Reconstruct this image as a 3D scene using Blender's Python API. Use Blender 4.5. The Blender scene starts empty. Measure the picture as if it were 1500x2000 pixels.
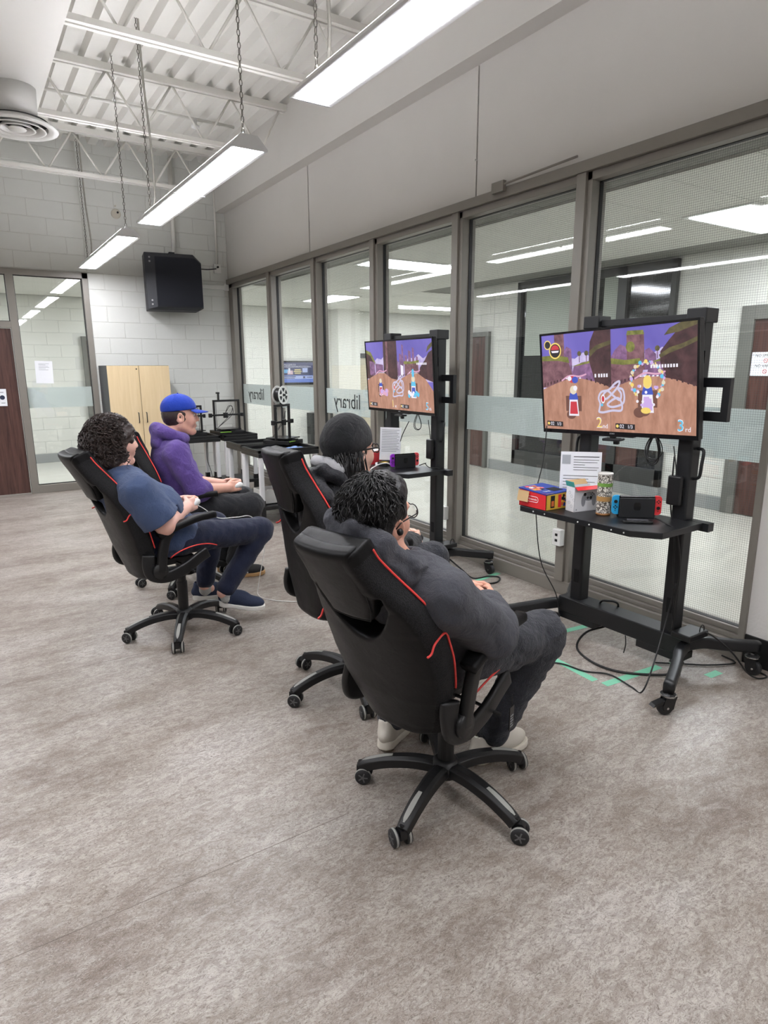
import bpy, bmesh, math, random
import numpy as np
from mathutils import Vector, Matrix, Euler
PI = math.pi
sc = bpy.context.scene
COL = sc.collection
random.seed(7)

# ------------------------------------------------------------------ camera
cam_d = bpy.data.cameras.new('camera'); cam = bpy.data.objects.new('camera', cam_d); COL.objects.link(cam)
F_PX, PITCH, YAW, ROLL, CAM_H = 1247.8, 0.2220, 0.5761, -0.0041, 1.5875
cam_d.sensor_fit = 'HORIZONTAL'; cam_d.sensor_width = 36; cam_d.lens = 36 * F_PX / 1500; cam_d.clip_start = 0.05
def _dir(x, y, z):
    d = Vector((x, z * math.cos(PITCH) + y * math.sin(PITCH), -z * math.sin(PITCH) + y * math.cos(PITCH)))
    c, s = math.cos(YAW), math.sin(YAW)
    return Vector((c * d.x + s * d.y, -s * d.x + c * d.y, d.z))
_r = _dir(math.cos(ROLL), math.sin(ROLL), 0); _u = _dir(-math.sin(ROLL), math.cos(ROLL), 0); _f = _dir(0, 0, 1)
cam.matrix_world = Matrix(((_r.x, _u.x, -_f.x, 0), (_r.y, _u.y, -_f.y, 0), (_r.z, _u.z, -_f.z, CAM_H), (0, 0, 0, 1)))
sc.camera = cam

# ------------------------------------------------------------------ world, exposure
w = bpy.data.worlds.new('world'); sc.world = w; w.use_nodes = True
w.node_tree.nodes['Background'].inputs[0].default_value = (0.72, 0.76, 0.8, 1)
w.node_tree.nodes['Background'].inputs[1].default_value = 0.15
sc.view_settings.view_transform = 'Standard'; sc.view_settings.look = 'None'
sc.view_settings.gamma = 1; sc.view_settings.use_curve_mapping = False
sc.view_settings.exposure = 0.0
LAMP = 40.0          # emission of the fluorescent lenses in the room
HALL = 48.0          # emission of the hall troffers

# ------------------------------------------------------------------ materials
MATS = {}
def lin(c):
    return tuple(((v / 255) / 12.92 if v / 255 <= 0.04045 else ((v / 255 + 0.055) / 1.055) ** 2.4) for v in c)
class NT:
    def __init__(s, name):
        s.m = bpy.data.materials.new(name); s.m.use_nodes = True; s.t = s.m.node_tree; s.b = s.t.nodes['Principled BSDF']
        s.out = s.t.nodes['Material Output']
    def n(s, typ, ins=None, **props):
        nd = s.t.nodes.new(typ)
        for k, v in props.items(): setattr(nd, k, v)
        for k, v in (ins or {}).items():
            if isinstance(v, bpy.types.NodeSocket): s.t.links.new(v, nd.inputs[k])
            else: nd.inputs[k].default_value = v
        return nd
    def l(s, a, b): s.t.links.new(a, b)
    def math(s, op, a, b=None, clamp=False):
        nd = s.n('ShaderNodeMath', {0: a} if b is None else {0: a, 1: b}, operation=op); nd.use_clamp = clamp
        return nd.outputs[0]
    def mix(s, f, a, b):
        nd = s.n('ShaderNodeMix', data_type='RGBA')
        for k, v in ((0, f), (6, a), (7, b)):
            if isinstance(v, bpy.types.NodeSocket): s.l(v, nd.inputs[k])
            else: nd.inputs[k].default_value = v if k == 0 else (*v[:3], 1)
        return nd.outputs[2]
    def coords(s, scale=(1, 1, 1), kind='Object', rot=(0, 0, 0)):
        tc = s.n('ShaderNodeTexCoord'); mp = s.n('ShaderNodeMapping', {'Vector': tc.outputs[kind], 'Scale': scale, 'Rotation': rot})
        return mp.outputs[0]
    def noise(s, vec, scale, detail=2, rough=0.5, dist=0.0):
        return s.n('ShaderNodeTexNoise', {'Vector': vec, 'Scale': scale, 'Detail': detail, 'Roughness': rough, 'Distortion': dist}).outputs[0]
    def ramp(s, f, stops):
        nd = s.n('ShaderNodeValToRGB', {0: f}); e = nd.color_ramp.elements
        while len(e) < len(stops): e.new(0.5)
        for i, (p, c) in enumerate(stops): e[i].position = p; e[i].color = (*c[:3], 1) if not isinstance(c, (int, float)) else (c, c, c, 1)
        return nd.outputs[0]
    def bump(s, h, strength=0.3, dist=0.01):
        nd = s.n('ShaderNodeBump', {'Height': h, 'Strength': strength, 'Distance': dist}); s.l(nd.outputs[0], s.b.inputs['Normal'])
    def setp(s, col=None, rough=None, metal=None, spec=None, **kw):
        for k, v in (('Base Color', col), ('Roughness', rough), ('Metallic', metal), ('Specular IOR Level', spec)):
            if v is None: continue
            if isinstance(v, bpy.types.NodeSocket): s.l(v, s.b.inputs[k])
            else: s.b.inputs[k].default_value = (*v[:3], 1) if k == 'Base Color' else v
        for k, v in kw.items(): s.b.inputs[k].default_value = v
        return s.m
def flat(name, rgb, rough=0.5, metal=0.0, spec=0.5, var=0.0, vscale=20, bump=0.0, bscale=200, **kw):
    """procedural paint, plastic or metal: a colour with slight noise in it and fine relief"""
    if name in MATS: return MATS[name]
    k = NT(name); c = lin(rgb); v = k.coords()
    if var:
        n = k.noise(v, vscale, 3)
        col = k.mix(n, [x * (1 - var) for x in c], [min(1, x * (1 + var)) for x in c])
    else: col = c
    k.setp(col, rough, metal, spec, **kw)
    if bump: k.bump(k.noise(v, bscale, 2), bump, 0.002)
    MATS[name] = k.m; return k.m
def emit(name, rgb, strength):
    if name in MATS: return MATS[name]
    k = NT(name); k.setp((0.02, 0.02, 0.02), 0.5)
    k.b.inputs['Emission Color'].default_value = (*lin(rgb), 1); k.b.inputs['Emission Strength'].default_value = strength
    MATS[name] = k.m; return k.m

def mat_floor():
    k = NT('mottled vinyl floor'); v = k.coords()
    st = k.coords((0.9, 2.6, 1), rot=(0, 0, 0.06))
    big = k.noise(st, 1.25, 5, 0.62, 0.4)
    mid = k.noise(k.coords((1.0, 1.7, 1)), 9, 4, 0.6, 0.6)
    fine = k.noise(k.coords((0.8, 1.25, 1)), 46, 5, 0.82, 3.2)
    fib = k.noise(k.coords((0.55, 1.4, 1)), 150, 2, 0.6, 3.0)
    a = k.ramp(big, [(0.34, lin((120, 106, 95))), (0.50, lin((154, 144, 134))), (0.68, lin((182, 176, 169)))])
    a = k.mix(k.math('MULTIPLY', k.ramp(mid, [(0.38, 0.0), (0.66, 1.0)]), 0.5), a, lin((190, 184, 176)))
    a = k.mix(k.math('MULTIPLY', k.ramp(fine, [(0.36, 1.0), (0.52, 0.0)]), 0.85), a, lin((84, 72, 63)))
    a = k.mix(k.math('MULTIPLY', k.ramp(fib, [(0.52, 0.0), (0.64, 1.0)]), 0.42), a, lin((202, 197, 191)))
    mid2 = k.noise(k.coords((0.7, 1.5, 1)), 24, 4, 0.7, 1.5)
    a = k.mix(k.math('MULTIPLY', k.ramp(mid2, [(0.40, 1.0), (0.56, 0.0)]), 0.45), a, lin((104, 91, 81)))
    k.setp(a, k.ramp(big, [(0.3, 0.42), (0.7, 0.33)]), 0, 0.42)
    k.bump(fine, 0.10, 0.004)
    return k.m
def mat_wood(name, dark, light, scale=1.0, axis='z', rough=0.4):
    if name in MATS: return MATS[name]
    k = NT(name); s = {'z': (14, 14, 0.8), 'x': (0.8, 14, 14), 'y': (14, 0.8, 14)}[axis]
    v = k.coords(tuple(q * scale for q in s)); n = k.noise(v, 2.2, 5, 0.65, 0.8); n2 = k.noise(k.coords(tuple(q * scale * 4 for q in s)), 3, 3)
    col = k.ramp(n, [(0.3, lin(dark)), (0.7, lin(light))]); col = k.mix(k.math('MULTIPLY', n2, 0.35), col, lin(dark))
    k.setp(col, rough, 0, 0.4); MATS[name] = k.m; return k.m
def mat_glass(name='window glass', tint=(0.965, 0.975, 0.968), base=0.045):
    if name in MATS: return MATS[name]
    k = NT(name); lw = k.n('ShaderNodeLayerWeight', {'Blend': 0.5})
    f5 = k.math('POWER', lw.outputs['Facing'], 5.0); r = k.math('ADD', k.math('MULTIPLY', f5, 0.9), base)
    tr = k.n('ShaderNodeBsdfTransparent', {'Color': (*tint, 1)}); gl = k.n('ShaderNodeBsdfGlossy', {'Color': (1, 1, 1, 1), 'Roughness': 0.02})
    mx = k.n('ShaderNodeMixShader', {0: r, 1: tr.outputs[0], 2: gl.outputs[0]}); k.l(mx.outputs[0], k.out.inputs[0])
    MATS[name] = k.m; return k.m
def mat_frost():
    k = NT('frosted film'); tr = k.n('ShaderNodeBsdfTransparent', {'Color': (0.80, 0.84, 0.83, 1)})
    df = k.n('ShaderNodeBsdfDiffuse', {'Color': (0.66, 0.70, 0.69, 1)}); tl = k.n('ShaderNodeBsdfTranslucent', {'Color': (0.86, 0.90, 0.89, 1)})
    m1 = k.n('ShaderNodeMixShader', {0: 0.55, 1: df.outputs[0], 2: tl.outputs[0]})
    m2 = k.n('ShaderNodeMixShader', {0: 0.86, 1: tr.outputs[0], 2: m1.outputs[0]}); k.l(m2.outputs[0], k.out.inputs[0])
    return k.m
def fabric(name, rgb, rough=0.9, var=0.25, scale=350, bump=0.4, big=0.12):
    if name in MATS: return MATS[name]
    k = NT(name); v = k.coords(); c = lin(rgb)
    n = k.noise(v, scale, 3, 0.7); b = k.noise(v, 9, 3)
    col = k.mix(n, [x * (1 - var) for x in c], [min(1, x * (1 + var)) for x in c])
    col = k.mix(k.math('MULTIPLY', b, big * 2), col, [x * 0.6 for x in c])
    k.setp(col, rough, 0, 0.25); k.b.inputs['Sheen Weight'].default_value = 0.15
    h = k.math('ADD', k.math('MULTIPLY', n, 0.35), k.noise(v, 28, 3, 0.6, 0.6)); k.bump(h, min(1.0, bump * 1.6), 0.016)
    MATS[name] = k.m; return k.m
def leather(name, rgb, rough=0.38):
    if name in MATS: return MATS[name]
    k = NT(name); v = k.coords(); c = lin(rgb)
    vo = k.n('ShaderNodeTexVoronoi', {'Vector': v, 'Scale': 420}, feature='DISTANCE_TO_EDGE').outputs['Distance']
    b = k.noise(v, 14, 3); col = k.mix(b, c, [min(1, x * 1.5 + 0.002) for x in c])
    k.setp(col, k.math('ADD', k.math('MULTIPLY', b, 0.18), rough - 0.09), 0, 0.2)
    h = k.math('ADD', k.math('MULTIPLY', k.ramp(vo, [(0.0, 0.0), (0.25, 1.0)]), 0.10), k.math('MULTIPLY', k.noise(v, 16, 3, 0.55, 0.5), 1.0)); k.bump(h, 0.22, 0.012)
    MATS[name] = k.m; return k.m
def meshfab(name, rgb):
    if name in MATS: return MATS[name]
    k = NT(name); v = k.coords(); c = lin(rgb)
    vo = k.n('ShaderNodeTexVoronoi', {'Vector': v, 'Scale': 230}).outputs['Distance']
    col = k.mix(k.ramp(vo, [(0.25, 0.0), (0.5, 1.0)]), [x * 0.25 for x in c], [min(1, x * 2.0) for x in c]); k.setp(col, 0.8, 0, 0.3); k.bump(vo, 0.5, 0.003)
    MATS[name] = k.m; return k.m

# ------------------------------------------------------------------ mesh helpers
def tag(o, label=None, cat=None, group=None, kind=None):
    for k_, v_ in (('label', label), ('category', cat), ('group', group), ('kind', kind)):
        if v_: o[k_] = v_
    return o
def thing(name, label, cat, loc=(0, 0, 0), rotz=0, group=None):
    o = bpy.data.objects.new(name, None); COL.objects.link(o); o.location = loc; o.rotation_euler = (0, 0, rotz); o.empty_display_size = 0.05
    return tag(o, label, cat, group)
def link(name, me, mat=None, parent=None, loc=(0, 0, 0), rot=(0, 0, 0), smooth=False, bevel=0, seg=2, label=None, **kw):
    o = bpy.data.objects.new(name, me); COL.objects.link(o); o.location = loc; o.rotation_euler = rot
    if parent: o.parent = parent
    if mat and not me.materials: me.materials.append(mat)
    if smooth:
        for p in me.polygons: p.use_smooth = True
    if bevel:
        md = o.modifiers.new('bevel', 'BEVEL'); md.width = bevel; md.segments = seg; md.limit_method = 'ANGLE'; md.angle_limit = 0.6
    if label: o['label'] = label
    for k_, v_ in kw.items(): o[k_] = v_
    return o
class MB:
    """collects simple shapes into one mesh"""
    def __init__(s): s.v = []; s.f = []; s.mi = []; s.mats = []
    def add(s, vs, fs, M=None, mi=0):
        o = len(s.v); s.v += [tuple(M @ Vector(q)) if M else tuple(q) for q in vs]; s.f += [tuple(i + o for i in q) for q in fs]; s.mi += [mi] * len(fs); return s
    def box(s, lo, hi, M=None, mi=0):
        (a, b, c), (d, e, f) = lo, hi
        return s.add([(a, b, c), (d, b, c), (d, e, c), (a, e, c), (a, b, f), (d, b, f), (d, e, f), (a, e, f)],
                     [(0, 3, 2, 1), (4, 5, 6, 7), (0, 1, 5, 4), (1, 2, 6, 5), (2, 3, 7, 6), (3, 0, 4, 7)], M, mi)
    def cbox(s, c, d, M=None, mi=0):
        return s.box([c[i] - d[i] / 2 for i in range(3)], [c[i] + d[i] / 2 for i in range(3)], M, mi)
    def prism(s, poly, z0, z1, M=None, mi=0):
        n = len(poly)
        return s.add([(x, y, z0) for x, y in poly] + [(x, y, z1) for x, y in poly],
                     [tuple(range(n))[::-1], tuple(range(n, 2 * n))] + [(i, (i + 1) % n, n + (i + 1) % n, n + i) for i in range(n)], M, mi)
    def lathe(s, prof, n=24, M=None, mi=0, caps=True):
        vs = [(r * math.cos(2 * PI * i / n), r * math.sin(2 * PI * i / n), z) for r, z in prof for i in range(n)]
        fs = [(j * n + i, j * n + (i + 1) % n, (j + 1) * n + (i + 1) % n, (j + 1) * n + i) for j in range(len(prof) - 1) for i in range(n)]
        if caps: fs += [tuple(range(n))[::-1], tuple(range((len(prof) - 1) * n, len(prof) * n))]
        return s.add(vs, fs, M, mi)
    def tube(s, pts, r, n=8, closed=False, mi=0, flat_=1.0):
        P = [Vector(p) for p in pts]; m = len(P); vs = []; up = None
        for i in range(m):
            a = P[(i - 1) % m] if closed or i else P[0]; b = P[(i + 1) % m] if closed or i < m - 1 else P[-1]
            t = (b - a); t = t.normalized() if t.length > 1e-9 else Vector((0, 0, 1))
            if up is None:
                up = Vector((0, 0, 1)) if abs(t.z) < 0.9 else Vector((1, 0, 0))
            sd = t.cross(up); sd.normalize(); up = sd.cross(t).normalized()
            rr = r[i] if isinstance(r, (list, tuple)) else r
            for k_ in range(n):
                q = 2 * PI * k_ / n; vs.append(P[i] + sd * rr * math.cos(q) + up * rr * flat_ * math.sin(q))
        fs = [(j * n + k_, j * n + (k_ + 1) % n, ((j + 1) % m) * n + (k_ + 1) % n, ((j + 1) % m) * n + k_) for j in range(m if closed else m - 1) for k_ in range(n)]
        if not closed: fs += [tuple(range(n))[::-1], tuple(range((m - 1) * n, m * n))]
        return s.add(vs, fs, None, mi)
    def cyl(s, a, b, r, n=16, mi=0): return s.tube([a, b], r, n, mi=mi)
    def loft(s, rings, M=None, mi=0, caps=True):
        n = len(rings[0]); vs = [p for r in rings for p in r]
        fs = [(j * n + i, j * n + (i + 1) % n, (j + 1) * n + (i + 1) % n, (j + 1) * n + i) for j in range(len(rings) - 1) for i in range(n)]
        if caps: fs += [tuple(range(n))[::-1], tuple(range((len(rings) - 1) * n, len(rings) * n))]
        return s.add(vs, fs, M, mi)
    def sweep(s, path, prof, mi=0, up=(0, 0, 1)):
        """profile (side, up) swept along a path"""
        P = [Vector(p) for p in path]; rings = []
        for i in range(len(P)):
            t = (P[min(i + 1, len(P) - 1)] - P[max(i - 1, 0)]).normalized(); sd = t.cross(Vector(up)).normalized(); u = sd.cross(t)
            pr = prof[i] if isinstance(prof[0][0], (list, tuple)) else prof
            rings.append([P[i] + sd * a + u * b for a, b in pr])
        return s.loft(rings, mi=mi)
    def mesh(s, name):
        me = bpy.data.meshes.new(name); me.from_pydata([tuple(q) for q in s.v], [], s.f); me.validate()
        bm = bmesh.new(); bm.from_mesh(me); bmesh.ops.recalc_face_normals(bm, faces=bm.faces); bm.to_mesh(me); bm.free()
        if s.mats:
            for m in s.mats: me.materials.append(m)
            if len(me.polygons) == len(s.mi): me.polygons.foreach_set('material_index', s.mi)
        me.update(); return me
    def build(s, name, mat=None, parent=None, **kw): return link(name, s.mesh(name), mat, parent, **kw)
def T(x=0, y=0, z=0): return Matrix.Translation((x, y, z))
def RX(a): return Matrix.Rotation(a, 4, 'X')
def RY(a): return Matrix.Rotation(a, 4, 'Y')
def RZ(a): return Matrix.Rotation(a, 4, 'Z')
def rrect(w, h, r, n=4):
    return [(cx * (w / 2 - r) + r * math.cos(a0 + PI / 2 * i / n), cy * (h / 2 - r) + r * math.sin(a0 + PI / 2 * i / n))
            for cx, cy, a0 in ((1, 1, 0), (-1, 1, PI / 2), (-1, -1, PI), (1, -1, 3 * PI / 2)) for i in range(n + 1)]
def spline(pts, n=8):
    """Catmull-Rom through the points"""
    P = [Vector(p) for p in pts]; out = []
    for i in range(len(P) - 1):
        a, b, c, d = P[max(i - 1, 0)], P[i], P[i + 1], P[min(i + 2, len(P) - 1)]
        for k_ in range(n):
            t = k_ / n; out.append(0.5 * ((2 * b) + (c - a) * t + (2 * a - 5 * b + 4 * c - d) * t * t + (3 * b - a - 3 * c + d) * t ** 3))
    out.append(P[-1]); return out
def text_mesh(txt, size, depth=0.0, align='CENTER'):
    cu = bpy.data.curves.new('t', 'FONT'); cu.body = txt; cu.size = size; cu.extrude = depth; cu.align_x = align; cu.align_y = 'CENTER'; cu.resolution_u = 2
    o = bpy.data.objects.new('t', cu); COL.objects.link(o); dg = bpy.context.evaluated_depsgraph_get(); dg.update()
    me = bpy.data.meshes.new_from_object(o.evaluated_get(dg)); bpy.data.objects.remove(o); bpy.data.curves.remove(cu)
    return me
def writing(name, txt, size, mat, parent, loc, rot=(0, 0, 0), sx=1.0, depth=0.0003, **kw):
    me = text_mesh(txt, size, depth); me.materials.clear(); o = link(name, me, mat, parent, loc, rot, **kw); o.scale = (sx, 1, 1); return o
def dup(root, loc, rot=None, label=None, group=None, name=None):
    r = root.copy(); COL.objects.link(r); r.location = loc
    if rot is not None: r.rotation_euler = (0, 0, rot)
    if label: r['label'] = label
    if group: r['group'] = group
    for ch in list(root.children):
        c = ch.copy(); COL.objects.link(c); c.parent = r
        for g in list(ch.children):
            d = g.copy(); COL.objects.link(d); d.parent = c
    return r
# ------------------------------------------------------------------ the setting
S = dict(kind='structure')
FLOOR = mat_floor()
WALLP = flat('painted wall', (210, 207, 202), 0.55, var=0.03, vscale=3, bump=0.06, bscale=160)
BLOCKP = flat('painted block', (212, 213, 208), 0.55, var=0.04, vscale=6, bump=0.25, bscale=90)
MORTAR = flat('painted mortar', (204, 204, 198), 0.7)
DECKP = flat('deck paint', (222, 220, 214), 0.5, var=0.03, vscale=4)
STEELP = flat('joist paint', (226, 224, 217), 0.45)
FRAME = flat('taupe frame paint', (128, 123, 115), 0.42, var=0.05, vscale=5)
GASKET = flat('black gasket', (28, 27, 26), 0.6)
HALLP = flat('hall wall paint', (214, 214, 206), 0.5, var=0.03, vscale=4)
TILEC = flat('ceiling tile', (205, 205, 198), 0.85, var=0.05, vscale=60, bump=0.3, bscale=260)
GREYB = flat('grey vinyl base', (140, 143, 142), 0.5)
BLACKB = flat('black vinyl base', (20, 20, 21), 0.45)
GLASS = mat_glass()
FROST = mat_frost()
XG, YB, XH, YH = 3.43, 9.39, 7.0, 12.47       # glass wall, back wall, far hall wall, end hall wall

MB().box((-4.5, -4.5, -0.1), (XG + 0.06, YB + 0.1, 0)).build('floor', FLOOR, **S)
k = NT('polished hall floor'); v = k.coords(); n = k.noise(v, 3, 3); f = k.noise(v, 120, 3, 0.7)
k.setp(k.mix(k.math('MULTIPLY', f, 0.4), k.mix(n, lin((196, 194, 182)), lin((208, 207, 198))), lin((170, 168, 158))), 0.16, 0, 0.5)
hf = MB().box((XG + 0.06, -2, -0.1), (10.5, YH + 0.3, -0.002)).build('floor_hall', k.m, **S)
MB().box((-4.5, YB + 0.1, -0.1), (XG + 0.06, YH + 0.3, -0.002)).build('floor_hall_end', k.m, **S)

# seams of the vinyl sheet
SEAM = flat('floor seam', (120, 110, 102), 0.6)
for y0, xa, xb in ((1.78, -1.2, 1.0), (3.6, -3, 0.7)):
    MB().box((xa, y0 - 0.001, 0), (xb, y0 + 0.001, 0.0006)).build('trim_seam', SEAM, **S)

# concrete block walls: each block its own object on a mortar slab
def block_mesh(w, h=0.2032, d=0.012, m=0.007):
    a, b = w / 2 - m / 2, h / 2 - m / 2; c = 0.003; d = 0.0045
    me = bpy.data.meshes.new('block')
    vs = [(-a, 0, -b), (a, 0, -b), (a, 0, b), (-a, 0, b), (-a, -d + c, -b), (a, -d + c, -b), (a, -d + c, b), (-a, -d + c, b),
          (-a + c, -d, -b + c), (a - c, -d, -b + c), (a - c, -d, b - c), (-a + c, -d, b - c)]
    fs = [(0, 1, 5, 4), (1, 2, 6, 5), (2, 3, 7, 6), (3, 0, 4, 7), (4, 5, 9, 8), (5, 6, 10, 9), (6, 7, 11, 10), (7, 4, 8, 11), (8, 9, 10, 11)]
    me.from_pydata(vs, [], fs); return me
_bm = {}
def blocks(wall, a0, a1, z0, z1, face, mat, off=0.0, zoff=0.1575, axis='x', holes=()):
    """lay running bond between a0..a1 along the wall; face = position of the block face on the other axis"""
    n = 0; lo = math.floor((z0 - zoff) / 0.2032); row = lo
    while zoff + row * 0.2032 < z1 - 0.02:
        za, zb = max(z0, zoff + row * 0.2032), min(z1, zoff + (row + 1) * 0.2032)
        sh = off + (0.2032 if row % 2 else 0)
        j = math.floor((a0 - sh) / 0.4064)
        while sh + j * 0.4064 < a1 - 0.02:
            xa, xb = max(a0, sh + j * 0.4064), min(a1, sh + (j + 1) * 0.4064); j += 1
            if xb - xa < 0.03 or zb - za < 0.03: continue
            cx, cz = (xa + xb) / 2, (za + zb) / 2
            if any(h0 < cx < h1 and g0 < cz < g1 for h0, h1, g0, g1 in holes): continue
            key = (round(xb - xa, 3), round(zb - za, 3), mat.name)
            if key not in _bm: _bm[key] = block_mesh(xb - xa, zb - za); _bm[key].materials.append(mat)
            o = bpy.data.objects.new('block', _bm[key]); COL.objects.link(o); o.parent = wall
            if axis == 'x': o.location = (cx, face + 0.0045, cz)
            else: o.location = (face + 0.0045, cx, cz); o.rotation_euler = (0, 0, -PI / 2)
        row += 1
WX0 = 1.545                                    # right edge of the door and sidelight frame
m = MB(); m.box((WX0, YB + 0.0045, 0), (XG + 0.2, YB + 0.2, 4.6)); m.box((-4.5, YB + 0.0045, 2.79), (WX0, YB + 0.2, 4.6)); m.box((-4.5, YB + 0.0045, 0), (-1.4, YB + 0.2, 2.79))
wb = m.build('wall_back', MORTAR, **S)
blocks(wb, WX0, XG, 0, 4.5, YB, BLOCKP, off=1.7443, zoff=1.7831 - 8 * 0.2032)
blocks(wb, 0.0, WX0, 2.79, 4.5, YB, BLOCKP, off=1.7443, zoff=1.7831 - 8 * 0.2032)

# upper wall over the glazing: drywall panels with dark open joints, and the boxed beam above them
wr = MB().box((XG + 0.04, -4.5, 2.83), (XG + 0.22, YB + 0.1, 3.74)).build('wall_right', flat('joint shadow gap', (12, 12, 12), 0.9), **S)
for ya, yb in ((6.778, YB), (3.999, 6.755), (1.2, 3.984), (-1.6, 1.19), (-4.5, -1.61)):
    MB().box((XG, ya, 2.83), (XG + 0.04, yb, 3.735)).build('wall_panel', WALLP, wr)
MB().cyl((XG - 0.03, 3.985, 3.09), (XG, 3.985, 3.09), 0.006, 8).build('hook', flat('white plastic', (228, 228, 224), 0.4), wr)
MB().box((3.29, -4.5, 3.72), (3.75, YB + 0.1, 4.33)).build('wall_right_beam', WALLP, **S)
MB().box((XG, -4.5, 0), (XG + 0.2, 1.655, 2.83)).build('wall_right_end', flat('textured plaster', (216, 213, 208), 0.75, bump=0.7, bscale=70), **S)
MB().box((XG - 0.012, -4.5, 0), (XG, 1.655, 0.165)).build('baseboard_right', BLACKB, bevel=0.004, **S)
MB().box((-4.6, -4.5, 0), (-4.5, YB, 4.5)).build('wall_left', WALLP, **S)
MB().box((-4.6, -4.6, 0), (XG + 0.2, -4.5, 4.5)).build('wall_front', WALLP, **S)

# ribbed steel roof deck, open web joists, boxed duct soffit
prof = []; x = -4.5
while x < 3.4:
    prof += [(x, 4.335), (x + 0.10, 4.335), (x + 0.125, 4.40), (x + 0.175, 4.40)]; x += 0.2
m = MB(); n = len(prof); m.add([(a, -4.5, b) for a, b in prof] + [(a, YB + 0.1, b) for a, b in prof], [(i, i + 1, n + i + 1, n + i) for i in range(n - 1)])
m.box((-4.5, -4.5, 4.42), (3.75, YB + 0.2, 4.5)); m.build('ceiling', DECKP, **S)
MB().box((-4.5, -4.5, 3.8), (0.865, 6.95, 4.33)).build('ceiling_soffit', flat('soffit paint', (226, 224, 219), 0.55, var=0.03, vscale=3), **S)
def joist(y, x0, x1):
    r = thing('ceiling_joist', None, None, (0, y, 0)); tag(r, 'white open web steel roof joist', None, None, 'structure')
    for s in (-1, 1):
        MB().box((x0, s * 0.012 if s > 0 else -0.055, 4.275), (x1, 0.055 if s > 0 else -0.012, 4.335)).build('top_chord', STEELP, r)
        MB().box((x0, s * 0.012 if s > 0 else -0.05, 3.81), (x1 - 0.5, 0.05 if s > 0 else -0.012, 3.85)).build('bottom_chord', STEELP, r)
    x = x0 + 0.05; up = True
    while x < x1 - 0.6:
        a, b = (x, 0, 4.29 if up else 3.83), (x + 0.3, 0, 3.83 if up else 4.29); MB().cyl(a, b, 0.011, 8).build('web_rod', STEELP, r, smooth=True); x += 0.3; up = not up
    MB().cyl((x, 0, 3.83), (x1 - 0.1, 0, 4.29), 0.011, 8).build('web_rod', STEELP, r, smooth=True)
joist(5.15, 0.865, 3.33); joist(7.0, 0.84, 3.33); joist(8.87, -1.6, 3.33); joist(3.3, 0.865, 3.33); joist(1.45, 0.865, 3.33); joist(-0.4, 0.865, 3.33)
# sprinkler pipe under the deck
m = MB(); m.tube([(0.9, 7.75, 4.29), (3.0, 7.75, 4.29)], 0.016, 10); m.build('trim_pipe', DECKP, smooth=True, **S)
m = MB(); m.lathe([(0.03, 4.20), (0.045, 4.205), (0.045, 4.225), (0.02, 4.24), (0.02, 4.3)], 16, T(2.55, 7.75, 0)); tag(m.build('smoke_detector', flat('white plastic', (228, 228, 224), 0.4), smooth=True), 'small white round detector under the ribbed ceiling deck', 'detector')

# ------------------------------------------------------------------ glazed wall to the hall
win = thing('window_1', 'tall taupe framed glazing between the room and the hall', None); win['kind'] = 'structure'
def box(name, lo, hi, mat, par, bev=0.003, **kw): return MB().box(lo, hi).build(name, mat, par, bevel=bev, **kw)
MUL = [2.95, 4.19, 5.43, 6.67, 7.91]
box('header', (3.395, 1.655, 2.765), (3.56, YB, 2.832), FRAME, win)
box('header_stop', (3.425, 1.655, 2.715), (3.56, YB, 2.765), FRAME, win)
box('sill', (3.42, 1.655, 0), (3.58, YB, 0.10), FRAME, win); box('sill_step', (3.45, 1.655, 0.10), (3.58, YB, 0.125), FRAME, win); box('sill_stop', (3.475, 1.655, 0.125), (3.56, YB, 0.16), FRAME, win)
edges = [(YB - 0.16, YB)] + [(c - 0.055, c + 0.055) for c in MUL[::-1]] + [(1.655, 1.69)]
for ya, yb in edges:
    box('mullion', (3.425 if yb - ya > 0.05 else 3.41, ya, 0.0), (3.56, yb, 2.765), FRAME, win)
    if 0.05 < yb - ya < 0.15: box('mullion_cap', (3.405, ya + 0.035, 0.10), (3.43, yb, 2.765), FRAME, win)
GX = 3.507
WIRE = flat('glass wire', (70, 74, 72), 0.5)
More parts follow.
